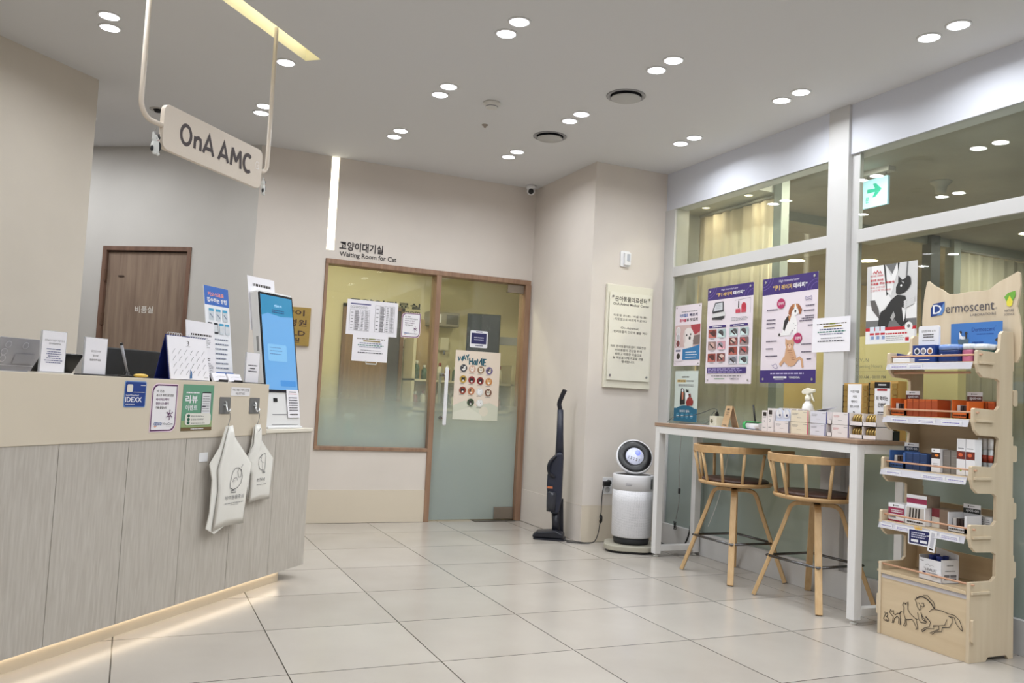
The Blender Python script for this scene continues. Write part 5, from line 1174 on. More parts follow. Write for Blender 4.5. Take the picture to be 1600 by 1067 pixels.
def p_red(s):
    s.micro(.3, .10, .62, .14, 1, K, .6, ragged=0); s.rect(.10, .175, .48, .225, M((214, 186, 120))); s.text('펫보험', .12, .18, .46, .22, K, bold=.02); s.micro(.5, .185, .82, .215, 1, K, .7, ragged=0); s.micro(.16, .26, .82, .31, 2, GREY, .5, center=True, ragged=0)
    TL = M((24, 98, 128), 0.5); s.circ(.5, .84, .50, TL, 24, sy=.42); s.rect(0, .74, 1, 1, TL)
    s.poly([(.25, .60), (.28, .40), (.34, .34), (.42, .36), (.46, .45), (.48, .66), (.26, .68)], BLACK); s.poly([(.32, .42), (.40, .42), (.40, .56), (.34, .58)], M((196, 120, 96))); s.poly([(.28, .36), (.34, .33), (.30, .46)], BLACK); s.circ(.36, .39, .04, WH, 10)
    s.poly([(.50, .52), (.52, .40), (.60, .42), (.62, .56), (.54, .62)], WH); s.poly([(.50, .38), (.53, .35), (.56, .40), (.60, .35), (.62, .42), (.53, .43)], BLACK); s.poly([(.52, .62), (.60, .52), (.76, .52), (.84, .60), (.80, .68), (.56, .69)], M((140, 44, 40))); s.poly([(.62, .46), (.70, .44), (.74, .50), (.66, .53)], M((110, 36, 36)))
    s.text('보호자 필독', .26, .77, .68, .82, WH, bold=.01)
    for k in range(4): s.circ(.18 + .2 * k, .885, .07, M((60, 130, 160)), 14); s.micro(.13 + .2 * k, .875, .23 + .2 * k, .90, 1, WH, .6, ragged=0)
gp('pet_poster', 'small poster with drawn dogs and a dark blue lower half standing behind the table', 5.438, 5.147, 1.328, 0.945, p_red, m=M((204, 214, 208), 0.5))
gp('paper_notice', 'white landscape notice sheet taped across the post between the two glass panes', 3.972, 3.672, 1.638, 1.43, lambda s: notice_text(s, 4), cat='notice', x=3.7985)
def p_royal(s):
    G1 = M((168, 168, 168)); G2 = M((206, 206, 206)); G3 = M((112, 112, 112)); DKG = M((42, 42, 42)); RD = M((190, 24, 40)); LT = M((232, 232, 232))
    s.rect(0, 0, 1, .80, G2); s.poly([(.34, 0), (.40, .35), (.52, .45), (.30, .60), (.18, .60), (.12, .45), (.10, 0)], LT); s.poly([(.34, 0), (.37, 0), (.44, .38), (.41, .40)], DKG)
    s.poly([(.38, 0), (.60, 0), (.52, .13)], G3); s.poly([(.40, .03), (.50, .16), (.60, .02), (.66, .02), (.56, .24), (.50, .40), (.42, .35)], LT); s.poly([(.62, 0), (.66, 0), (.63, .10)], DKG); s.poly([(.80, 0), (.83, 0), (.80, .30), (.78, .22)], G3)
    s.poly([(.0, .50), (.2, .52), (.3, .60), (.62, .60), (.9, .52), (1, .50), (1, .80), (0, .80)], LT); s.rect(0, .70, 1, .80, G3); s.poly([(.08, .44), (.18, .44), (.26, .56), (.30, .70), (.24, .66), (.12, .56)], M((96, 92, 90)))
    # dark cat
    s.poly([(.62, .40), (.50, .46), (.40, .56), (.30, .60), (.26, .70), (.25, .78), (.45, .80), (.48, .72), (.58, .70), (.66, .76), (.72, .80), (.76, .78), (.80, .76), (.80, .62), (.82, .50), (.78, .42)], DKG)
    s.poly([(.60, .38), (.60, .30), (.64, .25), (.64, .16), (.72, .22), (.78, .20), (.83, .17), (.88, .20), (.89, .28), (.84, .34), (.76, .38), (.66, .40)], DKG); s.circ(.70, .29, .02, LT, 8)
    s.poly([(.70, .23), (.74, .27), (.76, .25)], G1); s.poly([(.50, .68), (.56, .60), (.60, .66), (.54, .72)], G1); s.poly([(.72, .56), (.80, .58), (.78, .70), (.76, .74)], LT); s.poly([(.80, .74), (.84, .72), (.88, .76), (.80, .78)], DKG)
    for k in range(4): s.line([(.96, .44 + .025 * k), (.84, .47 + .025 * k), (.76, .50 + .028 * k)], .035, G2); s.line([(.95, .455 + .025 * k), (.80, .495 + .026 * k)], .008, G3)
    s.rect(0, .80, .98, 1, LT); s.rect(0.0, .795, 1, .835, RD); s.circ(.86, .80, .075, LT, 18); s.circ(.86, .795, .03, G3, 10)
    s.line([(.13, .10), (.16, .07), (.19, .10), (.22, .06), (.25, .10), (.28, .075), (.30, .105)], .012, RD); s.text('ROYAL CANIN', .08, .115, .34, .14, RD, bold=.01)
    s.text('올바른 관리에', .08, .17, .34, .20, RD, bold=.03); s.text('도움을 주는 처방식.', .08, .215, .58, .245, RD, bold=.03); s.text('우리 고양이를', .08, .265, .38, .29, RD); s.text('건강하게 만나세요', .08, .305, .50, .33, RD)
    for k in range(3): s.rect(.09 + .11 * k, .78, .18 + .11 * k, .95, M((214, 220, 232))); s.rect(.09 + .11 * k, .86, .18 + .11 * k, .885, RD); s.rect(.12 + .11 * k, .90, .18 + .11 * k, .94, M((130, 150, 190)))
    s.micro(.42, .865, .85, .89, 1, RD, .7); s.micro(.42, .90, .80, .97, 3, GREY, .4); s.rect(.80, .93, .87, .975, RD)
gp('pet_food_poster', 'grey photo poster of a dark cat held on a lap, with a red band', 3.585, 3.242, 1.915, 1.467, p_royal)

# ------------------------------------------------------------------ things on the bar table
TZ1 = TZ + 0.0006
def carton(name, label, cat, xf, yL, yR, z0, H, D, m, art=None, group=None, rot=0.0):
    W = yL - yR; s = Sheet(W, H, m, t=D, y=D / 2, cz=H / 2)
    if art: art(s)
    o = s.build(name, loc=(xf + D / 2, (yL + yR) / 2, z0), rot=-PI / 2 + rot); return tag(o, label, cat, group)
t = thing('wooden_sign', 'folded wooden tent sign on the bar table left of the product boxes', 'sign', (3.60, 4.535, TZ1), -PI / 2 - 0.25)
WL = wood_mat((202, 170, 130), (186, 152, 112), 0.5, 'X', 10)
b = Sheet(0.095, 0.145, WL, t=0.004, cz=0.0725, X=Matrix.Rotation(math.radians(-13), 4, 'X'))
b.rect(.28, .12, .72, .20, M((54, 40, 34)), .003); b.text('카카오페이', .24, .27, .76, .335, K, bold=.015); b.micro(.3, .37, .7, .43, 2, K, .5, center=True, ragged=0); b.micro(.2, .88, .8, .93, 1, K, .7, ragged=0)
b.build('front_board', t)
b = MB(); b.X = Matrix.Translation((0, 0.075, 0)) @ Matrix.Rotation(math.radians(16), 4, 'X'); b.box(-0.0475, 0.0475, 0, 0.004, 0, 0.145, WL); b.build('back_board', t)
t = thing('socket_box', 'small cream box on the bar table with a black charging plug on top', 'box', (3.66, 4.70, TZ1), -PI / 2)
MB().prism(rrect(0.075, 0.068, 0.004, cz=0.034), 'y', -0.03, 0.03, M((208, 202, 180), 0.5)).build('box_body', t, bevel=0.002)
MB().lathe([(0.013, 0), (0.013, 0.002), (0, 0.002)], M((110, 104, 80), 0.5), 16).build('badge', t, loc=(-0.012, -0.0305, 0.034), rot=(PI / 2, 0, 0))
MB().box(-0.006, 0.014, -0.01, 0.01, 0.0685, 0.088, BLACK).box(-0.002, 0.010, -0.005, 0.005, 0.088, 0.10, BLACK).build('plug', t, bevel=0.002)
t = thing('charging_cable', 'thin dark cable looping from the black plug across the table and poster', 'cable', (3.66, 4.70, TZ1))
MB().tube(smooth_path([(0, -0.004, 0.103), (0.0, 0.0, 0.115), (0.0, 0.05, 0.12), (0.01, 0.15, 0.09), (0.02, 0.3, 0.06), (0.0, 0.45, 0.05), (0.02, 0.56, 0.03), (0.02, 0.6, 0.004)]), 0.0022, M((70, 72, 74), 0.4), 6).tube(smooth_path([(0.0, 0.02, 0.103), (-0.01, 0.04, 0.08), (-0.02, 0.05, 0.03), (-0.02, 0.1, 0.008), (-0.03, 0.25, 0.003), (-0.02, 0.4, 0.003)]), 0.0022, M((70, 72, 74), 0.4), 6).build('cable_line', t)
for i, (x, y, r) in enumerate(((3.58, 4.72, .1), (3.55, 4.50, -.05), (3.60, 4.30, .04))):
    s_ = Sheet(0.21, 0.148, M((224, 222, 230), 0.6), t=0.0016 , X=Matrix.Rotation(-PI / 2, 4, 'X')); s_.micro(.1, .1, .9, .9, 7, M((130, 130, 160)), .35, seed=i)
    o = s_.build('leaflet', loc=(x, y, TZ1 ), rot=-PI / 2 + r); tag(o, 'printed leaflet lying flat on the bar table, %s' % ('below the cream box', 'in front of the wooden sign', 'beside the green roll')[i], 'leaflet')
t = thing('paper_roll', 'white roll with bright green ends lying on the bar table', 'roll', (3.58, 4.26, TZ1 + 0.025), 0)
GRN = M((60, 170, 90), 0.45)
b = MB(); b.tube([(0, 0.02, 0), (0, -0.10, 0)], 0.021, WHITE, 20); b.build('roll_body', t)
b = MB(); b.tube([(0, 0.022, 0), (0, 0.045, 0)], 0.025, GRN, 20); b.build('green_end', t)
b = MB(); b.tube([(0, 0.045, 0), (0, 0.047, 0)], 0.014, WHITE, 16).tube([(0, 0.047, 0), (0, 0.048, 0)], 0.008, BLACK, 12); b.build('core', t)
MB().box(-0.02, 0.02, -0.10, 0.022, 0.0215, 0.026, GRN).build('green_strip', t)
t = thing('pen_stand', 'black pen leaning in a stand behind the green and white roll', 'pen', (3.66, 4.30, TZ1))
MB().tube([(0, 0, 0.016), (0.0, 0.03, 0.155)], 0.0055, BLACK, 10).build('pen', t)
MB().lathe([(0.028, 0), (0.028, 0.01), (0.012, 0.016), (0.012, 0.03), (0, 0.03)], BLACK, 18).build('holder', t)
CW = M((234, 228, 228), 0.5); CC = M((232, 222, 200), 0.5); CB = M((222, 222, 232), 0.5); PKR = M((204, 70, 110), 0.5); IND = M((60, 60, 130), 0.5)
def a_narrow(s): s.rect(.2, .08, .85, .27, K, .003); s.micro(.2, .32, .8, .36, 1, GREY, .6); s.text('2', .35, .48, .6, .58, GREY); s.micro(.2, .8, .8, .84, 1, GREY, .6)
for i, (yl, yr, h) in enumerate(((4.105, 4.06, .125), (4.055, 4.01, .14))): carton('product_box', 'narrow white upright box with a black square icon, the %s of two' % ('left', 'right')[i], 'box', 3.54, yl, yr, TZ1, h, .05, CW, a_narrow, 'product boxes on the bar table')
def a_box(band, red=False):
    def f(s):
        s.micro(.08, .22, .45, .42, 3, M((190, 60, 60)) if red else GREY, .4, seed=3); s.micro(.7, .14, .92, .19, 1, GREY, .6, ragged=0); s.micro(.35, .62, .6, .67, 1, GREY, .5)
        if band: s.rect(.945, 0, 1, 1, band)
    return f
tz2 = TZ1 + 0.0685
carton('product_box', 'white product box under the box with two round windows', 'box', 3.55, 4.003, 3.878, TZ1, .067, .12, CW, a_box(NAVY), 'product boxes on the bar table')
t = thing('window_box', 'pale box with two oval windows standing on a white product box', 'box', (3.56, 3.94, tz2), -PI / 2)
q = [(-0.062, 0), (0.062, 0), (0.062, 0.035)] + [(0.03 + 0.03 * math.cos(a), 0.045 + 0.03 * math.sin(a)) for a in [PI * k / 8 for k in range(9)]] + [(-0.03 + 0.03 * math.cos(a), 0.045 + 0.03 * math.sin(a)) for a in [PI * k / 8 for k in range(9)]] + [(-0.062, 0.035)]
MB().prism(q, 'y', -0.004, 0.0, M((206, 212, 230), 0.5)).box(-0.062, 0.062, 0.0, 0.10, 0, 0.06, CW).build('box_body', t)
s_ = Sheet(0.124, 0.075, None, y=-0.0045, cz=0.0375)
for u in (.26, .74): s_.circ(u, .42, .20, WH, 22, sy=1.05); s_.line([(u - .05, .1), (u - .03, .4)], .012, GREY); s_.circ(u + .04, .56, .06, NAVY, 12)
s_.build('windows', t)
for i in range(5): carton('product_box', 'slim white box in the back row behind the window box, %s' % ('first from the left', 'second', 'third', 'fourth', 'last on the right')[i], 'box', 3.678, 4.11 - i * .052, 4.062 - i * .052, TZ1, .145, .04, CW, lambda s: (s.rect(.1, .03, .9, .10, M((160, 150, 140))), s.micro(.2, .14, .8, .2, 1, GREY, .5)), 'product boxes on the bar table')
for lv in (0, 1):
    z = TZ1 + lv * .0685; w_ = ('lower', 'upper')[lv]
    carton('product_box', 'cream product box with a pink edge, %s of its stack' % w_, 'box', 3.55, 3.866, 3.726, z, .067, .12, CC, a_box(PKR), 'product boxes on the bar table')
    carton('product_box', 'pale lilac product box with a navy edge, %s of its stack' % w_, 'box', 3.55, 3.712, 3.588, z, .067, .12, CB, a_box(IND), 'product boxes on the bar table', rot=.04 * (lv * 2 - 1))
    carton('product_box', 'white product box with red print, %s of its stack beside the gold tins' % w_, 'box', 3.55, 3.546, 3.426, z, .067, .12, CW, a_box(IND, True), 'product boxes on the bar table')
GT = M((176, 146, 84), 0.35, metal=0.7)
tin0 = None
def tin(x, y, z, r, label, group):
    global tin0
    if tin0 is None:
        tin0 = MB().tube([(0, 0.0065, 0), (0, -0.0065, 0)], 1.0 * 0.029, GT, 24).tube([(0, -0.0066, 0), (0, -0.0078, 0)], 0.0305, M((206, 186, 130), 0.3, metal=0.7), 24).build('food_tin', loc=(x, y, z)); tag(tin0, label, 'tin', group); tin0.scale = (r / .029,) * 1 + (1, r / .029); return tin0
    o = dup(tin0, (x, y, z), None, label, group); o.scale = (r / .029, 1, r / .029); return o
for lv in (0, 1):
    for c in range(3):
        yl = (3.421, 3.330, 3.584)[c]; yr = (3.333, 3.242, 3.549)[c]; z = TZ1 + lv * .0685
        t = thing('tin_tray', 'open white tray of gold tins, %s level, %s' % (('lower', 'upper')[lv], ('left of two at the table end', 'right of two at the table end', 'narrow one between the stacks')[c]), 'tray', (3.55, yr, z), 0, 'open trays of gold tins')
        w = yl - yr
        MB().box(0, .12, 0, w, 0, .002, CW).box(0, .002, 0, w, 0, .022, CW).box(.118, .12, 0, w, 0, .066, CW).box(0, .12, 0, .002, 0, .066, CW).box(0, .12, w - .002, w, 0, .066, CW).build('tray_body', t)
        n = 4 if c < 2 else 1
        for k in range(n):
            for dx in (0.036, 0.098) if k == 0 else (0.036,):
                if c == 2: continue
                tin(3.55 + dx - 0.001, yr + .014 + (k + .1) * (w - .018) / n, z + .0325, .029, 'gold tin standing on edge in the white trays at the table end', 'gold tins in trays')
def a_black(s): s.rect(0, 0, 1, .12, M((190, 190, 176))); s.micro(.42, .45, .95, .6, 1, WH, .6, ragged=0); s.micro(.5, .68, .9, .74, 1, GREY, .6, ragged=0)
carton('product_box', 'black product box with a pale lid at the right end of the table', 'box', 3.673, 3.372, 3.238, TZ1, .052, .042, M((28, 32, 32), 0.4), a_black)
t = spray((3.755, 3.95, TZ1), 0.275, 0.034, M((228, 226, 222), 0.35), M((228, 224, 208), 0.35), 'white spray bottle standing behind the product boxes on the bar table', -PI / 2)
b = MB(); b.add([(0, 0, 0), (.08, .0, 0), (.08, -.09, .026), (0, -.09, .016), (0, .0, .001), (.08, .0, .001), (.08, -.09, .027), (0, -.09, .017)], [(0, 1, 2, 3), (4, 7, 6, 5), (0, 4, 5, 1), (1, 5, 6, 2), (2, 6, 7, 3), (3, 7, 4, 0)], PAPER)
o = b.build('folded_paper', loc=(3.56, 3.69, TZ1 + .137)); tag(o, 'folded white paper resting on top of the lilac boxes', 'paper')
def tall(label, yL, yR, H, head, lines, x=3.724):
    W = yL - yR; t = thing('can_display', label, 'display box', (x, (yL + yR) / 2, TZ1), -PI / 2, 'tall cardboard can displays')
    MB().box(-W / 2, W / 2, 0.0, 0.065, 0, H, M((190, 152, 84), 0.5)).box(-W / 2 - .006, -W / 2, -.004, 0.065, 0, H - .01, BLACK).build('case', t)
    s = Sheet(W * .56, H * .96, WH, t=.004, y=0.0, cz=H * .50, cx=-W * .04)
    lines(s); s.build('front_panel', t)
    for sx in (-1, 1):
        g = MB()
        for k in range(9): g.box(sx * W * .40 - W * .085, sx * W * .40 + W * .085, -.006, 0, .012 + k * (H - .02) / 9, .012 + (k + .82) * (H - .02) / 9, GT if sx else GT)
        g.build('stacked_cans', t)
def l1(s):
    for i, (tx, a, b) in enumerate((('저장약을', .2, .85), ('제일', .38, .68), ('때마다', .28, .75), ('힘드시다면', .2, .85))): s.text(tx, a, .12 + i * .095, b, .17 + i * .095, K, bold=.01)
    s.text('?', .42, .52, .56, .63, K, bold=.03); s.micro(.15, .72, .85, .80, 2, GREY, .5, center=True, ragged=0); s.rect(.08, .88, .92, .93, NAVY)
def l2(s):
    s.rect(0, 0, 1, .11, BLACK); s.micro(.25, .03, .75, .07, 1, WH, .6, ragged=0); s.rect(.18, .12, .82, .16, M((170, 50, 56)))
    s.text('이 먹이는', .12, .25, .88, .33, K, bold=.03); s.text('간편캔', .25, .37, .75, .45, K, bold=.03); s.micro(.25, .52, .75, .60, 2, K, .5, center=True, ragged=0); s.circ(.5, .68, .06, M((180, 30, 40)), 12); s.micro(.2, .76, .8, .84, 2, K, .5, center=True, ragged=0); s.line([(.5 + .3 * math.cos(a), .93 + .06 * math.sin(a)) for a in [2 * PI * k / 12 for k in range(12)]], .03, K, closed=True)
tall('tall can display box with a white panel ending in a question mark', 3.635, 3.462, .305, 0, l1); tall('tall gold can display box with a black topped white panel', 3.448, 3.262, .318, 0, l2)

# ------------------------------------------------------------------ plywood product display
PLY = wood_mat((216, 200, 174), (207, 189, 161), 0.5, 'Z', 7)
PLX = wood_mat((216, 196, 164), (206, 184, 151), 0.5, 'Y', 7)
DX, DY = 3.43, 2.85
sd = thing('product_display', 'plywood shelf display with a cat ear header, tiered shelves and an animal drawing', 'display shelf', (DX, DY, 0))
def W_(): b = MB(); b.X = Matrix.Translation((-DX, -DY, 0)); return b
ZL = [0.31, 0.552, 0.812, 1.070, 1.332]; XA = [3.425, 3.428, 3.432, 3.440, 3.458]
poly = [(3.705, 0.0), (3.69, 0.0), (3.675, 0.018), (3.555, 0.018), (3.54, 0.0), (3.43, 0.0), (3.43, ZL[0] + .04), (3.575, ZL[0] + .04), (3.598, ZL[0] + .06)]
for k in (1, 2, 3, 4):
    z = ZL[k]; xa = XA[k]; xs = 3.598 + (0.012 if k > 2 else 0)
    poly += [(xs, z - .085), (xs - .02, z - .075), (xa + .04, z - .072), (xa + .012, z - .05), (xa, z - .012), (xa, z + .045), (xa + .008, z + .05), (xs - .02, z + .045), (xs, z + .065)]
poly += [(3.615, 1.465), (3.63, 1.48), (3.70, 1.48), (3.708, 1.30), (3.700, 1.30), (3.700, 1.0), (3.708, 1.0), (3.708, .72), (3.716, .72), (3.716, .46), (3.722, .46), (3.722, 0.0)]
for y0 in (2.602, 3.084): W_().prism(poly, 'y', y0, y0 + .016, PLY).build('side_panel', sd, bevel=0.0015)
fp_ = W_().box(3.436, 3.452, 2.618, 3.084, 0.0, .300, PLX).build('front_panel', sd, bevel=0.001)
for k in range(5): W_().box(XA[k] + .004, 3.70, 2.6185, 3.0835, ZL[k] - .016, ZL[k] - .001, PLX).build('shelf_board', sd, bevel=0.001)
for z0, z1 in ((.312, .43), (.556, .655), (.816, 1.052), (1.072, 1.16)): W_().box(3.672, 3.684, 2.6185, 3.0835, z0, z1, PLX).build('back_board', sd)
DOW = M((206, 160, 130), 0.45)
for k in range(5): W_().tube([(XA[k] + .018, 2.59, ZL[k] + .030), (XA[k] + .018, 3.112, ZL[k] + .030)], .0045, DOW, 10).build('dowel', sd)
W_().tube([(3.49, 2.66, 1.282), (3.49, 3.08, 1.282)], .006, DOW, 10).build('dowel', sd)
for k in range(5):
    for ya, yb in ((2.592, 2.602), (3.100, 3.112)): W_().prism([(XA[k] + .01, ZL[k] - .012), (3.56, ZL[k] - .012), (3.56, ZL[k] - .001), (XA[k] + .01, ZL[k] - .001)], 'y', ya, yb, PLY).build('shelf_tab', sd, bevel=0.001)
for z in (.395, .66, .92, 1.175): W_().prism(rrect(.03, .075, .01, cx=3.722, cz=z), 'y', 2.604, 2.616, PLY).build('peg', sd)
for (ya, yb) in ((2.588, 2.602), (3.100, 3.114)): W_().prism(rrect(.022, .10, .008, cx=3.447, cz=.14), 'y', ya, yb, PLY).build('peg', sd)
# cat shaped header
hp = [(3.095, 1.34), (3.10, 1.45), (3.108, 1.56), (3.104, 1.63), (3.096, 1.70), (3.082, 1.765), (3.072, 1.768), (3.04, 1.742), (2.99, 1.715), (2.955, 1.690), (2.90, 1.688), (2.83, 1.692), (2.76, 1.690), (2.735, 1.692), (2.69, 1.722), (2.63, 1.747), (2.592, 1.764), (2.582, 1.755), (2.578, 1.70), (2.584, 1.65), (2.596, 1.60), (2.582, 1.55), (2.572, 1.48), (2.576, 1.37), (2.59, 1.34)]
ch_ = W_().prism(hp, 'x', 3.710, 3.722, PLY).build('cat_header', sd, bevel=0.001)
s_ = Sheet(0.52, 0.41, None)
U = lambda y: (3.10 - y) / .52
V = lambda z: (1.77 - z) / .41
DB = M((26, 60, 130), 0.4); DB2 = M((90, 130, 190), 0.4); G5 = M((84, 80, 88), 0.5)
s_.poly([(U(3.055), V(1.582)), (U(3.055), V(1.625)), (U(3.04), V(1.648)), (U(2.975), V(1.655)), (U(2.975), V(1.612)), (U(2.99), V(1.588))], DB); s_.poly([(U(2.975), V(1.655)), (U(2.975), V(1.612)), (U(2.99), V(1.588)), (U(3.02), V(1.585))], DB2)
s_.text('D', U(3.042), V(1.642), U(2.992), V(1.595), WH, bold=.01); s_.text('ermoscent', U(2.968), V(1.632), U(2.705), V(1.594), G5); s_.text('®', U(2.70), V(1.606), U(2.690), V(1.597), G5)
s_.text('LABORATOIRE', U(2.83), V(1.582), U(2.695), V(1.570), G5)
LG1 = M((110, 170, 60), 0.5); LG2 = M((226, 214, 70), 0.5)
s_.poly([(U(2.655), V(1.65)), (U(2.635), V(1.668)), (U(2.60), V(1.675)), (U(2.60), V(1.65)), (U(2.615), V(1.625)), (U(2.64), V(1.62))], LG1); s_.poly([(U(2.628), V(1.655)), (U(2.612), V(1.625)), (U(2.616), V(1.608)), (U(2.628), V(1.602)), (U(2.641), V(1.608)), (U(2.644), V(1.625))], LG2)
s_.text('NATURE', U(2.652), V(1.590), U(2.606), V(1.578), G5, bold=.01); s_.text('SCIENCE', U(2.654), V(1.572), U(2.604), V(1.562), G5)
s_.build('header_print', ch_, loc=(3.7095 - DX, 2.84 - DY, 1.565), rot=-PI / 2)
# animal outlines on the base
s_ = Sheet(0.466, 0.29, None); A_ = lambda pts, **k: s_.line([(p[0], p[1]) for p in pts], k.get('w', .006), K)
def px(x, y): return ((x - 1371) / (1512 - 1371), (y - (893 + (x - 1371) * .30)) / (100 + (x - 1371) * 0.06))
def A(pts, w=.0065): s_.line([px(1350 + a * .18738, 850 + b * .18744) for a, b in pts], w, K)
A([(148, 580), (158, 605), (150, 612), (138, 640), (150, 655), (182, 668), (192, 655), (180, 635), (168, 628), (178, 612), (172, 590), (160, 600)]); A([(150, 655), (170, 650), (178, 662)])
A([(205, 563), (214, 580), (232, 575), (232, 600), (250, 612), (275, 600), (288, 605), (296, 590), (312, 585)]); A([(205, 563), (197, 590), (212, 605), (232, 630), (228, 660), (222, 680), (236, 682), (244, 645), (266, 628), (285, 640), (282, 690), (300, 702), (298, 640), (292, 605), (302, 590)])
A([(330, 505), (340, 522), (366, 505), (365, 570), (385, 605), (430, 650), (458, 666)]); A([(330, 505), (316, 530), (330, 545), (328, 600), (344, 650), (342, 690), (328, 712), (346, 716), (356, 700), (352, 660), (408, 660), (425, 690), (448, 735), (440, 748), (458, 745), (456, 715), (440, 660)])
A([(438, 458), (446, 475), (430, 485), (440, 510), (452, 555), (472, 582), (484, 570), (480, 540), (500, 555), (512, 545), (505, 520), (486, 522)]); A([(446, 475), (470, 462), (500, 465), (540, 490), (575, 530), (600, 575)], .012); A([(500, 452), (540, 455), (565, 490), (590, 510), (602, 545), (600, 575)])
A([(600, 575), (575, 582), (555, 600)]); A([(600, 578), (660, 592), (720, 620), (770, 635), (810, 680), (830, 740), (836, 772), (810, 748), (780, 700), (768, 655), (745, 648), (720, 645)]); A([(456, 600), (462, 650), (485, 690), (530, 697), (538, 688), (500, 665), (485, 600), (500, 640), (525, 670), (528, 640), (570, 690), (560, 730), (520, 738), (490, 760), (500, 770), (540, 745), (600, 750), (595, 722), (640, 722), (690, 720), (708, 668)])
A([(640, 722), (642, 755), (600, 770), (565, 785), (590, 795), (610, 775), (665, 775), (670, 740), (730, 738), (750, 700), (752, 665), (735, 648)]); A([(462, 515), (470, 525), (474, 520)])
s_.build('animal_drawing', fp_, loc=(3.4357 - DX, 0, .150), rot=-PI / 2)
# price rails
PR = M((206, 204, 212), 0.2, alpha=0.7)
for k in range(5):
    b = W_(); x = XA[k] - .002; z = ZL[k]
    if k == 0: b.add([(3.4345, 2.62, .300), (3.4345, 3.082, .300), (3.433, 2.62, .274), (3.433, 3.082, .274)], [(0, 1, 3, 2)], PR)
    else: b.prism([(x + .006, z - .004), (x + .004, z - .004), (x - .008, z - .036), (x - .006, z - .036)], 'y', 2.625, 3.098, PR)
    pr_ = b.build('price_rail', sd)
    if k == 0: continue
    for j, (u0, w) in enumerate({1: ((.01, .07), (.10, .08), (.24, .08), (.345, .10)), 2: ((.03, .09), (.235, .13), (.37, .10)), 3: ((.05, .10), (.20, .10), (.33, .11)), 4: ((.02, .11), (.13, .08))}[k]):
        l = Sheet(w, .018 if j % 2 == 0 else .024, WH, t=.0006); l.micro(.1, .25, .9, .8, 2 if j % 2 else 1, M((130, 120, 190)), .4, seed=j, ragged=0)
        l.build('price_label', pr_, loc=(x - .0075 - DX + .003, 3.095 - u0 - w / 2 - DY, z - .022), rot=(math.radians(-0), math.radians(0), -PI / 2))
# products
PG = 'products on the plywood display'
OR = M((214, 104, 40), 0.45); ORD = M((168, 74, 34), 0.45); BLD = M((40, 62, 104), 0.45); BL2 = M((64, 100, 160), 0.45)
def counter_tray(label, xf, yL, yR, z0, rgb, m2, hdr):
    """open front sales tray with sachets and a header card"""
    m = M(rgb, 0.45); W = yL - yR; t = thing('sales_tray', label, 'tray', (xf, (yL + yR) / 2, z0), -PI / 2, 'open sales trays on the plywood display')
    h = .085; D = .10
    tbod = MB().box(-W / 2, W / 2, 0, D, 0, .002, m).box(-W / 2, W / 2, 0, .002, 0, .028, m).box(-W / 2, W / 2, D - .002, D, 0, h, m).prism([(0, 0), (0, h), (D, h), (D, 0)], 'x', -W / 2, -W / 2 + .004, m).prism([(0, 0), (0, h * .92), (D, h * .92), (D, 0)], 'x', W / 2 - .012, W / 2, m).build('tray_body', t)
    s = Sheet(W * .9, .042, WH, t=.001, cz=h + .019, y=D - .002); s.rect(0, .45, 1, 1, M(hdr)); s.circ(.30, .22, .045, K, 10); s.micro(.37, .16, .66, .28, 1, GREY, .7, ragged=0); s.text('spot-on', .16, .52, .90, .92, WH if sum(hdr) < 250 else M((240, 170, 110)), bold=.01); s.build('header_card', tbod)
    s = Sheet(W * .9, .02, None, y=-.0005, cz=.013); s.micro(.05, .25, .95, .75, 1, M(tuple(int(v * .35) for v in rgb)), .7, ragged=0); s.build('front_print', tbod)
    for j in range(4): MB().box(-.0075, .0075, .0, .05, 0, .058 - .002 * j, M((58, 44, 40), 0.3) if j else M((206, 200, 196), 0.3)).build('sachet', t, loc=(-W / 2 + .018 + j * (W - .045) / 3.4, .022 + .004 * j, .003))
    return t
def cr(label, xf, yL, yR, z0, H, D, m, art=None, name='product_box', cat='box', rot=0.0): return carton(name, label, cat, xf, yL, yR, z0, H, D, m, art, PG, rot)
e = .0006
# third shelf (orange)
counter_tray('orange sales tray with a header card at the left of the orange shelf', 3.465, 3.075, 2.985, ZL[3] + e, (214, 104, 40), OR, (90, 44, 36))
for k in range(5): cr('orange carton right of the left orange tray, %s in the row' % ('first', 'second', 'third', 'fourth', 'fifth')[k], 3.468, 2.982 - k * .0345, 2.95 - k * .0345, ZL[3] + e, .082, .09, ORD, lambda s: (s.rect(0, 0, 1, .05, OR), s.rect(.1, .10, .9, .12, OR)))
counter_tray('orange sales tray with a header card at the right of the orange shelf', 3.49, 2.752, 2.665, ZL[3] + e, (214, 104, 40), OR, (90, 44, 36))
for k in range(3): cr('orange carton at the right end of the orange shelf, %s in the row' % ('first', 'second', 'third')[k], 3.60, 2.712 - k * .0305, 2.684 - k * .0305, ZL[3] + e, .082, .06, ORD, lambda s: s.rect(0, 0, 1, .05, OR))
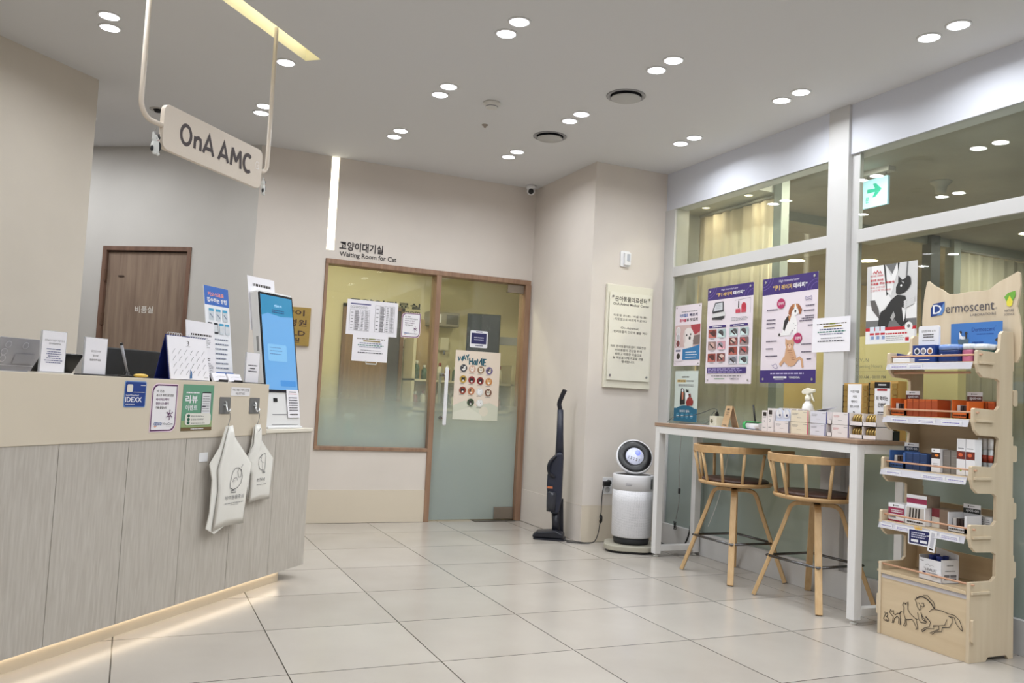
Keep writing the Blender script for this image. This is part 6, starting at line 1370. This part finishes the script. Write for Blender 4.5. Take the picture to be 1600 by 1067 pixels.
# second shelf
counter_tray('blue sales tray with a dark header card on the middle shelf', 3.465, 3.078, 2.985, ZL[2] + e, (64, 100, 160), BL2, (30, 44, 66))
for k in range(3): cr('dark blue carton beside the blue tray, %s in the row' % ('first', 'second', 'third')[k], 3.468, 2.982 - k * .0395, 2.945 - k * .0395, ZL[2] + e, .08, .09, BLD, lambda s: (s.rect(0, 0, 1, .04, BL2), s.rect(.1, .5, .9, .52, BL2)))
def a_fox(s): s.rect(0, .16, 1, .42, M((60, 40, 34))); s.circ(.6, .28, .22, M((226, 130, 50)), 12, sy=.6); s.circ(.28, .08, .06, K, 8); s.micro(.2, .6, .8, .8, 3, GREY, .3)
cr('white carton with an orange picture near its top on the middle shelf', 3.475, 2.845, 2.798, ZL[2] + e, .11, .05, WH, a_fox)
for k in range(2): cr('tall grey carton right of the orange picture carton, %s' % ('first', 'second')[k], 3.49, 2.794 - k * .042, 2.755 - k * .042, ZL[2] + e, .108, .05, M((128, 122, 116), 0.5), lambda s: (s.line([(.1, .25), (.9, .25)], .04, M((150, 146, 140))), s.line([(.1, .6), (.9, .6)], .04, M((150, 146, 140)))))
def a_tube(s): s.rect(0, .34, 1, .56, M((110, 40, 30))); s.circ(.45, .44, .26, M((214, 100, 60)), 12, sy=.7); s.micro(.15, .24, .85, .28, 1, GREY, .6); s.circ(.5, .86, .12, M((150, 180, 70)), 10)
for k in range(2): cr('tall white carton with a red brown band, %s of two' % ('left', 'right')[k], 3.475, 2.711 - k * .047, 2.667 - k * .047, ZL[2] + e, .165, .045, WH, a_tube)
for k in range(3):
    t = thing('spray_tube', 'slim white tube at the right end of the middle shelf, %s' % ('left', 'centre', 'right')[k], 'tube', (3.605, 2.690 - k * .026, ZL[2] + e), 0, 'slim tubes on the middle shelf')
    MB().lathe([(.010, 0), (.0115, .004), (.0115, .118), (.009, .122)], M((200, 204, 206), 0.35), 16).lathe([(.0118, .062), (.0118, .096)], M((170, 70, 50), 0.4), 16).build('tube_body', t)
    MB().lathe([(.0115, .122), (.0115, .168), (.009, .172), (0, .172)], WHITE, 16).build('cap', t)
# first shelf
def a_mag(s): s.rect(0, .22, 1, .60, M((150, 44, 80))); s.circ(.34, .11, .05, K, 8); s.micro(.42, .07, .66, .14, 1, GREY, .7, ragged=0); s.micro(.2, .32, .9, .52, 2, WH, .5, ragged=0); s.micro(.1, .72, .5, .84, 1, GREY, .6); s.rect(0, .93, 1, 1, M((170, 60, 80)))
cr('white and magenta carton at the left end of the lowest tier', 3.465, 3.078, 2.985, ZL[1] + e, .085, .09, WH, a_mag)
def a_open(s):
    s.rect(.06, .05, .94, .72, M((196, 190, 184))); 
    for k in range(4): s.poly([(.22 + .15 * k, .08), (.30 + .15 * k, .1), (.27 + .15 * k, .66), (.19 + .15 * k, .62)], K)
    s.micro(.1, .80, .9, .92, 1, K, .7, ragged=0)
cr('open fronted white carton holding dark sachets on the lowest tier', 3.465, 2.978, 2.865, ZL[1] + e, .085, .09, WH, a_open)
cr('white and magenta carton lying on top of the open fronted carton', 3.47, 2.975, 2.862, ZL[1] + .0865, .055, .09, M((150, 134, 120), 0.5), lambda s: (s.rect(0, 0, 1, .3, WH), s.rect(0, .3, 1, .75, M((150, 44, 80))), s.rect(0, .75, 1, 1, WH)))
cr('brown carton with a dark red label on the lowest tier, behind the dowel', 3.50, 2.858, 2.765, ZL[1] + e, .088, .09, M((132, 112, 96), 0.5), lambda s: (s.rect(0, 0, .45, .45, M((120, 40, 50))), s.rect(0, .45, .45, 1, M((206, 200, 190)))))
t = counter_tray('white sales tray with a black header card at the right of the lowest tier', 3.475, 2.752, 2.655, ZL[1] + e, (222, 222, 226), WH, (26, 30, 28))
for k in range(3): cr('pale grey carton at the right end of the lowest tier, %s' % ('first', 'second', 'third')[k], 3.59, 2.712 - k * .0305, 2.684 - k * .0305, ZL[1] + e, .075, .06, M((206, 206, 206), 0.5), lambda s: s.micro(.15, .1, .85, .9, 6, GREY, .35))
# clip card hanging from the tier
t = thing('clip_card', 'navy and white offer card with a gold crown hooked on the lowest price rail', 'card', (3.4165, 2.855, .505), -PI / 2 + .1)
s_ = Sheet(.115, .075, WH, r=.006); s_.rect(.05, .08, .95, .92, NAVY, .004); s_.micro(.15, .18, .85, .58, 3, M((206, 206, 226)), .5); s_.rect(.14, .66, .46, .82, WH, .002); s_.rect(.54, .66, .86, .82, WH, .002); s_.build('card', t)
s_ = Sheet(.036, .098, WH, r=.004, cx=.068, cz=.002, y=-.003, X=Matrix.Rotation(.14, 4, 'Y')); s_.rect(.25, .1, .75, .8, M((190, 190, 200)), .002); s_.rect(.2, .84, .8, .92, K); s_.build('side_card', t)
b = MB()
for k in range(5): b.prism([(-.022 + .007 * k, .034), (-.028 + .010 * k, .058 - .003 * abs(k - 2)), (-.014 + .007 * k, .036)], 'y', -.0018, -.0006, M((226, 180, 70), 0.5))
b.build('gold_crown', t)
# carton with bottles in the base compartment
t = thing('display_carton', 'open white carton holding blue capped bottles in the bottom compartment', 'box', (3.505, 2.82, ZL[0] + e), -PI / 2 - .12)
cw, cd, ch = .135, .10, .098
MB().box(-cw / 2, cw / 2, -cd / 2, cd / 2, 0, .002, WH).box(-cw / 2, cw / 2, -cd / 2, -cd / 2 + .002, 0, ch, WH).box(-cw / 2, -cw / 2 + .002, -cd / 2, cd / 2, 0, ch + .012, WH).box(cw / 2 - .002, cw / 2, -cd / 2, cd / 2, 0, ch + .008, WH).prism([(-cw / 2, 0), (cw / 2, 0), (cw / 2, ch + .03), (-cw / 2, ch + .045)], 'y', cd / 2 - .002, cd / 2, WH).build('carton_body', t)
s_ = Sheet(cw, ch, None, y=-cd / 2 - .0002, cz=ch / 2); s_.micro(.08, .10, .22, .16, 1, K, .7, ragged=0); s_.line([(.3, .3), (.42, .24), (.5, .32), (.6, .26), (.68, .32)], .01, GREY); s_.text('"e-KALIA"', .24, .42, .80, .55, G5); s_.rect(.18, .62, .32, .72, NAVY); s_.micro(.38, .60, .85, .66, 1, GREY, .6, ragged=0); s_.micro(.55, .74, .85, .80, 1, GREY, .6, ragged=0); s_.build('carton_print', t)
s_ = Sheet(cd, ch, None, y=-cw / 2 - .0002, cz=ch / 2, X=Matrix.Rotation(PI / 2, 4, 'Z')); s_.micro(.3, .15, .7, .2, 1, K, .6); s_.micro(.2, .40, .8, .46, 1, GREY, .6); s_.rect(.15, .6, .45, .72, GREY); s_.rect(.5, .6, .85, .72, GREY); s_.rect(.15, .76, .85, .84, GREY); s_.build('side_print', t)
for k, (x, y) in enumerate(((-.022, -.018), (.022, -.022), (.02, .022), (-.03, .025))):
    tb = thing('small_bottle', 'small blue capped bottle standing in the open white carton', 'bottle', (3.505 + y * 1 + .0, 2.82 - x, ZL[0] + .004), 0, 'blue capped bottles in the white carton')
    MB().lathe([(.015, 0), (.015, .07), (.009, .078), (.009, .082)], M((150, 170, 200), 0.15), 16).build('glass', tb)
    MB().lathe([(.013, .0825), (.014, .108), (.012, .112), (0, .112)], M((30, 52, 130), 0.4), 16).build('cap', tb)
# top shelf
t = thing('leaflet_holder', 'navy counter box with three round pictures and white leaflets', 'box', (3.53, 2.925, ZL[4] + e), -PI / 2)
b = Sheet(.125, .085, M((28, 60, 132), 0.45), t=.05, y=.025, cz=.0425)
for k in range(3): b.circ(.2 + .3 * k, .34, .13, WH, 18); b.circ(.2 + .3 * k, .36, .09, M(((40, 50, 70), (130, 130, 140), (150, 100, 60))[k]), 14)
b.micro(.3, .8, .8, .88, 1, WH, .6); b.build('holder_box', t)
s_ = Sheet(.115, .105, WH, t=.012, y=.02, cz=.13, r=.01); s_.text('건강한 피부 쇼크?', .15, .2, .85, .30, K, bold=.01); s_.micro(.25, .36, .75, .58, 2, K, .5, center=True, ragged=0); s_.micro(.2, .66, .8, .72, 1, GREY, .6, ragged=0); s_.build('leaflets', t)
t = thing('leaflet_tray', 'low white leaflet tray with a navy wedge at the left end of the top shelf', 'tray', (3.49, 3.025, ZL[4] + e), -PI / 2)
MB().box(-.05, .05, -.02, .03, 0, .022, WH).build('tray_body', t, bevel=.001)
MB().prism([(-.045, .0225), (.045, .0225), (.045, .032), (-.045, .048)], 'y', 0, .02, M((28, 52, 120), 0.45)).build('wedge', t)
def wavy_tub(label, x, y, rgb, top, W, D, H):
    t = thing('wipes_pack', label, 'pack', (x, y, ZL[4] + e), -PI / 2, 'packs on the top shelf')
    q = rrect(W, D, .015, 5)
    MB().prism(q, 'z', 0, H * .7, M(rgb, 0.25)).build('pack_body', t, bevel=.008)
    n = 40; vs = []; 
    for zz, k in ((H * .7, 1.0), (H * .86, 1.03), (H, .96)):
        for i in range(n):
            a = 2 * PI * i / n; r = k * (1 + .035 * math.sin(10 * a)); vs.append((W / 2 * r * math.copysign(abs(math.cos(a)) ** .5, math.cos(a)), D / 2 * r * math.copysign(abs(math.sin(a)) ** .5, math.sin(a)), zz))
    fs = [(r * n + i, r * n + (i + 1) % n, (r + 1) * n + (i + 1) % n, (r + 1) * n + i) for r in range(2) for i in range(n)] + [tuple(range(n))[::-1], tuple(2 * n + i for i in range(n))]
    MB().add(vs, fs, M(top, 0.25), True).build('lid', t)
    s = Sheet(W * .7, H * .5, None, y=-D / 2 - .0006, cz=H * .36); s.circ(.15, .4, .08, WH, 10); s.micro(.28, .3, .8, .55, 1, WH, .7); s.build('pack_print', t)
wavy_tub('navy blue pack with a crimped pale blue lid on the top shelf', 3.56, 2.805, (30, 52, 110), (120, 150, 210), .105, .09, .085)
wavy_tub('white pack with a pink label on the top shelf', 3.60, 2.725, (190, 110, 140), (214, 220, 226), .055, .11, .088)
wavy_tub('white pack with a dark green front at the right end of the top shelf', 3.60, 2.660, (50, 84, 76), (214, 220, 226), .062, .11, .085)
t = thing('header_sign', 'blue Dermoscent card with dogs in a tub standing on the top shelf', 'sign', (3.665, 2.765, ZL[4] + e), -PI / 2)
s_ = Sheet(.27, .20, M((66, 120, 188), 0.45), t=.002, cz=.10)
s_.text('Dermoscent', .42, .12, .86, .22, DB, bold=.012); s_.text('®', .87, .10, .89, .13, DB); s_.micro(.52, .27, .84, .30, 1, DB, .6, ragged=0)
s_.poly([(.14, .40), (.36, .38), (.35, .56), (.17, .58)], M((90, 110, 120))); s_.circ(.25, .36, .06, M((206, 210, 210)), 12, sy=.5); s_.circ(.20, .22, .028, K, 10); s_.poly([(.17, .20), (.22, .30), (.27, .38), (.18, .38)], WH); s_.circ(.31, .25, .028, K, 10); s_.rect(.295, .28, .325, .38, K)
s_.micro(.43, .46, .66, .50, 1, DB, .7); s_.poly([(.86, .44), (.94, .36), (.97, .34), (.98, .44), (.92, .50)], K)
s_.build('card', t)
